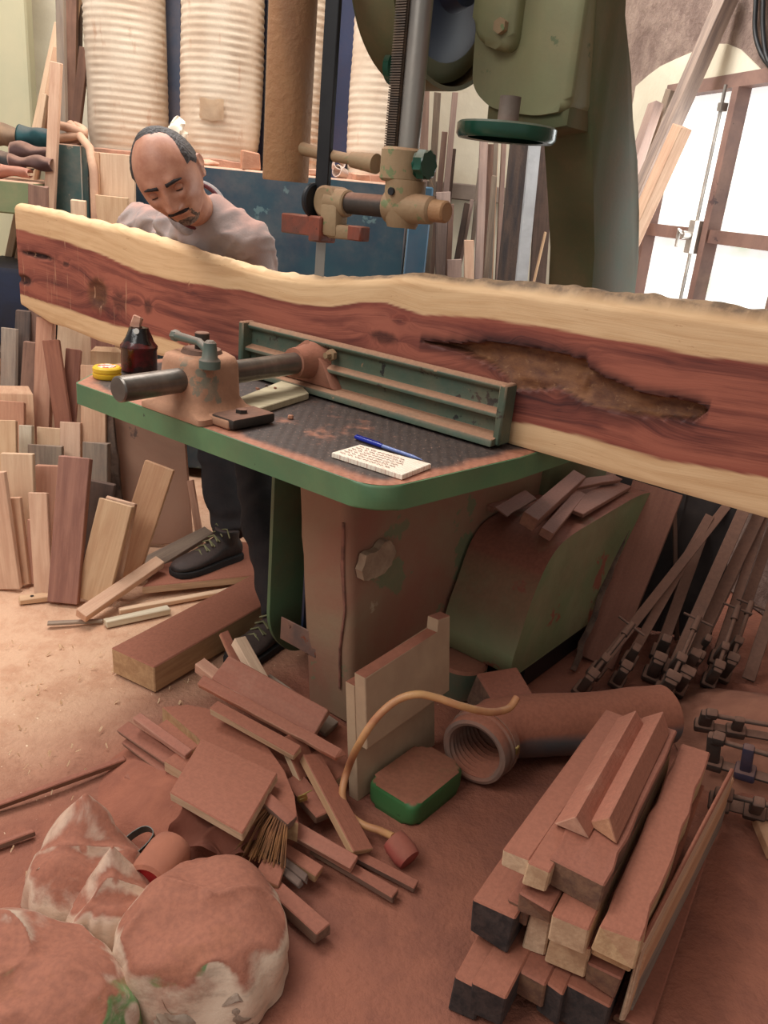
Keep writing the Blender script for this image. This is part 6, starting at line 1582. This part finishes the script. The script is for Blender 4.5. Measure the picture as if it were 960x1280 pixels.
# ---------------------------------------------------------------- poles leaning by the window
WG = 'poles leaning beside the window'
def wl(label, x0, y0, x1, y1, w_, m, d0, d1, t_=.03, name='pole'):
    A = PP(x0, y0, W0 + WN * d0, WN); B = PP(x1, y1, W0 + WN * d1, WN); d = (B - A).normalized(); A = A - d * ((A.z - .004) / d.z)
    return plank(name, label, 'pole', A, B, w_, t_, WN, m, WG, jit=.002)
GP_ = wood('grey_weathered_pole', s(164, 140, 124), s(120, 102, 94), dust=.1, film=.15, dcol=s(190, 160, 140))
wl('long weathered pole slanting up across the window', 800, 245, 915, -15, .07, GP_, .22, .06, .06)
wl('clean square timber leaning in front of the window pane', 798, 280, 853, 158, .07, TAN, .34, .28, .05, 'timber')
wl('short pinkish timber leaning close to the swan neck', 796, 200, 820, 130, .07, PWD, .14, .08, .04, 'timber')
wl('shadowed board behind the weathered pole', 803, 220, 838, 112, .05, GREYW, .05, .03, .02, 'board')
# hanging cables at the upper right
for k, (xx, lab) in enumerate(((947, 'black cable hanging on the wall at the top right, left one'), (954, 'black cable hanging on the wall at the top right, right one'))):
    pts = [PP(xx, -60, W0 + WN * .02, WN), PP(xx - 2 + k * 2, 0, W0 + WN * .02, WN), PP(xx - 3 + 3 * k, 40, W0 + WN * .02, WN), PP(xx + 6, 70 + 6 * k, W0 + WN * .02, WN), PP(xx + 24, 92, W0 + WN * .02, WN)]
    mb = MB(); mb.tube(spline(pts, 6), .009, 10); tag(mb.build('cable', BLACKMETAL), lab, 'cable', 'cables on the right wall')
# ================================================================== LIGHT
w = bpy.data.worlds.new('world'); SC.world = w; w.use_nodes = True
bg = w.node_tree.nodes['Background']; bg.inputs[0].default_value = (1.0, .96, .92, 1); bg.inputs[1].default_value = .43
def area(name, loc, target, sx, sy, power, col=(1, .97, .93)):
    l = bpy.data.lights.new(name, 'AREA'); l.shape = 'RECTANGLE'; l.size = sx; l.size_y = sy; l.energy = power; l.color = col
    o = bpy.data.objects.new(name, l); COL.objects.link(o); o.location = loc
    o.rotation_euler = (V(target) - V(loc)).to_track_quat('-Z', 'Y').to_euler()
area('roof_light_front', (-2.0, .1, 3.4), (-.1, 1.8, .7), 2.0, 1.4, 64)
area('roof_light_back', (-1.3, 3.2, 3.7), (-.6, 2.6, 0), 2.6, 1.4, 140)
area('fill_light_right', (.1, 3.7, 3.5), (.1, 4.3, .8), 1.2, .8, 32)  # unseen fill lamp added to brighten the back wall at the right
wc = WR((t_l + t_r) / 2, (z_b + z_t) / 2, .03)
area('window_daylight', wc, wc + WN, 1.0, 1.0, 14, (.95, 1, 1))
SC.view_settings.view_transform = 'Standard'; SC.view_settings.look = 'None'; SC.view_settings.gamma = 1; SC.view_settings.use_curve_mapping = False
SC.view_settings.exposure = 0.0
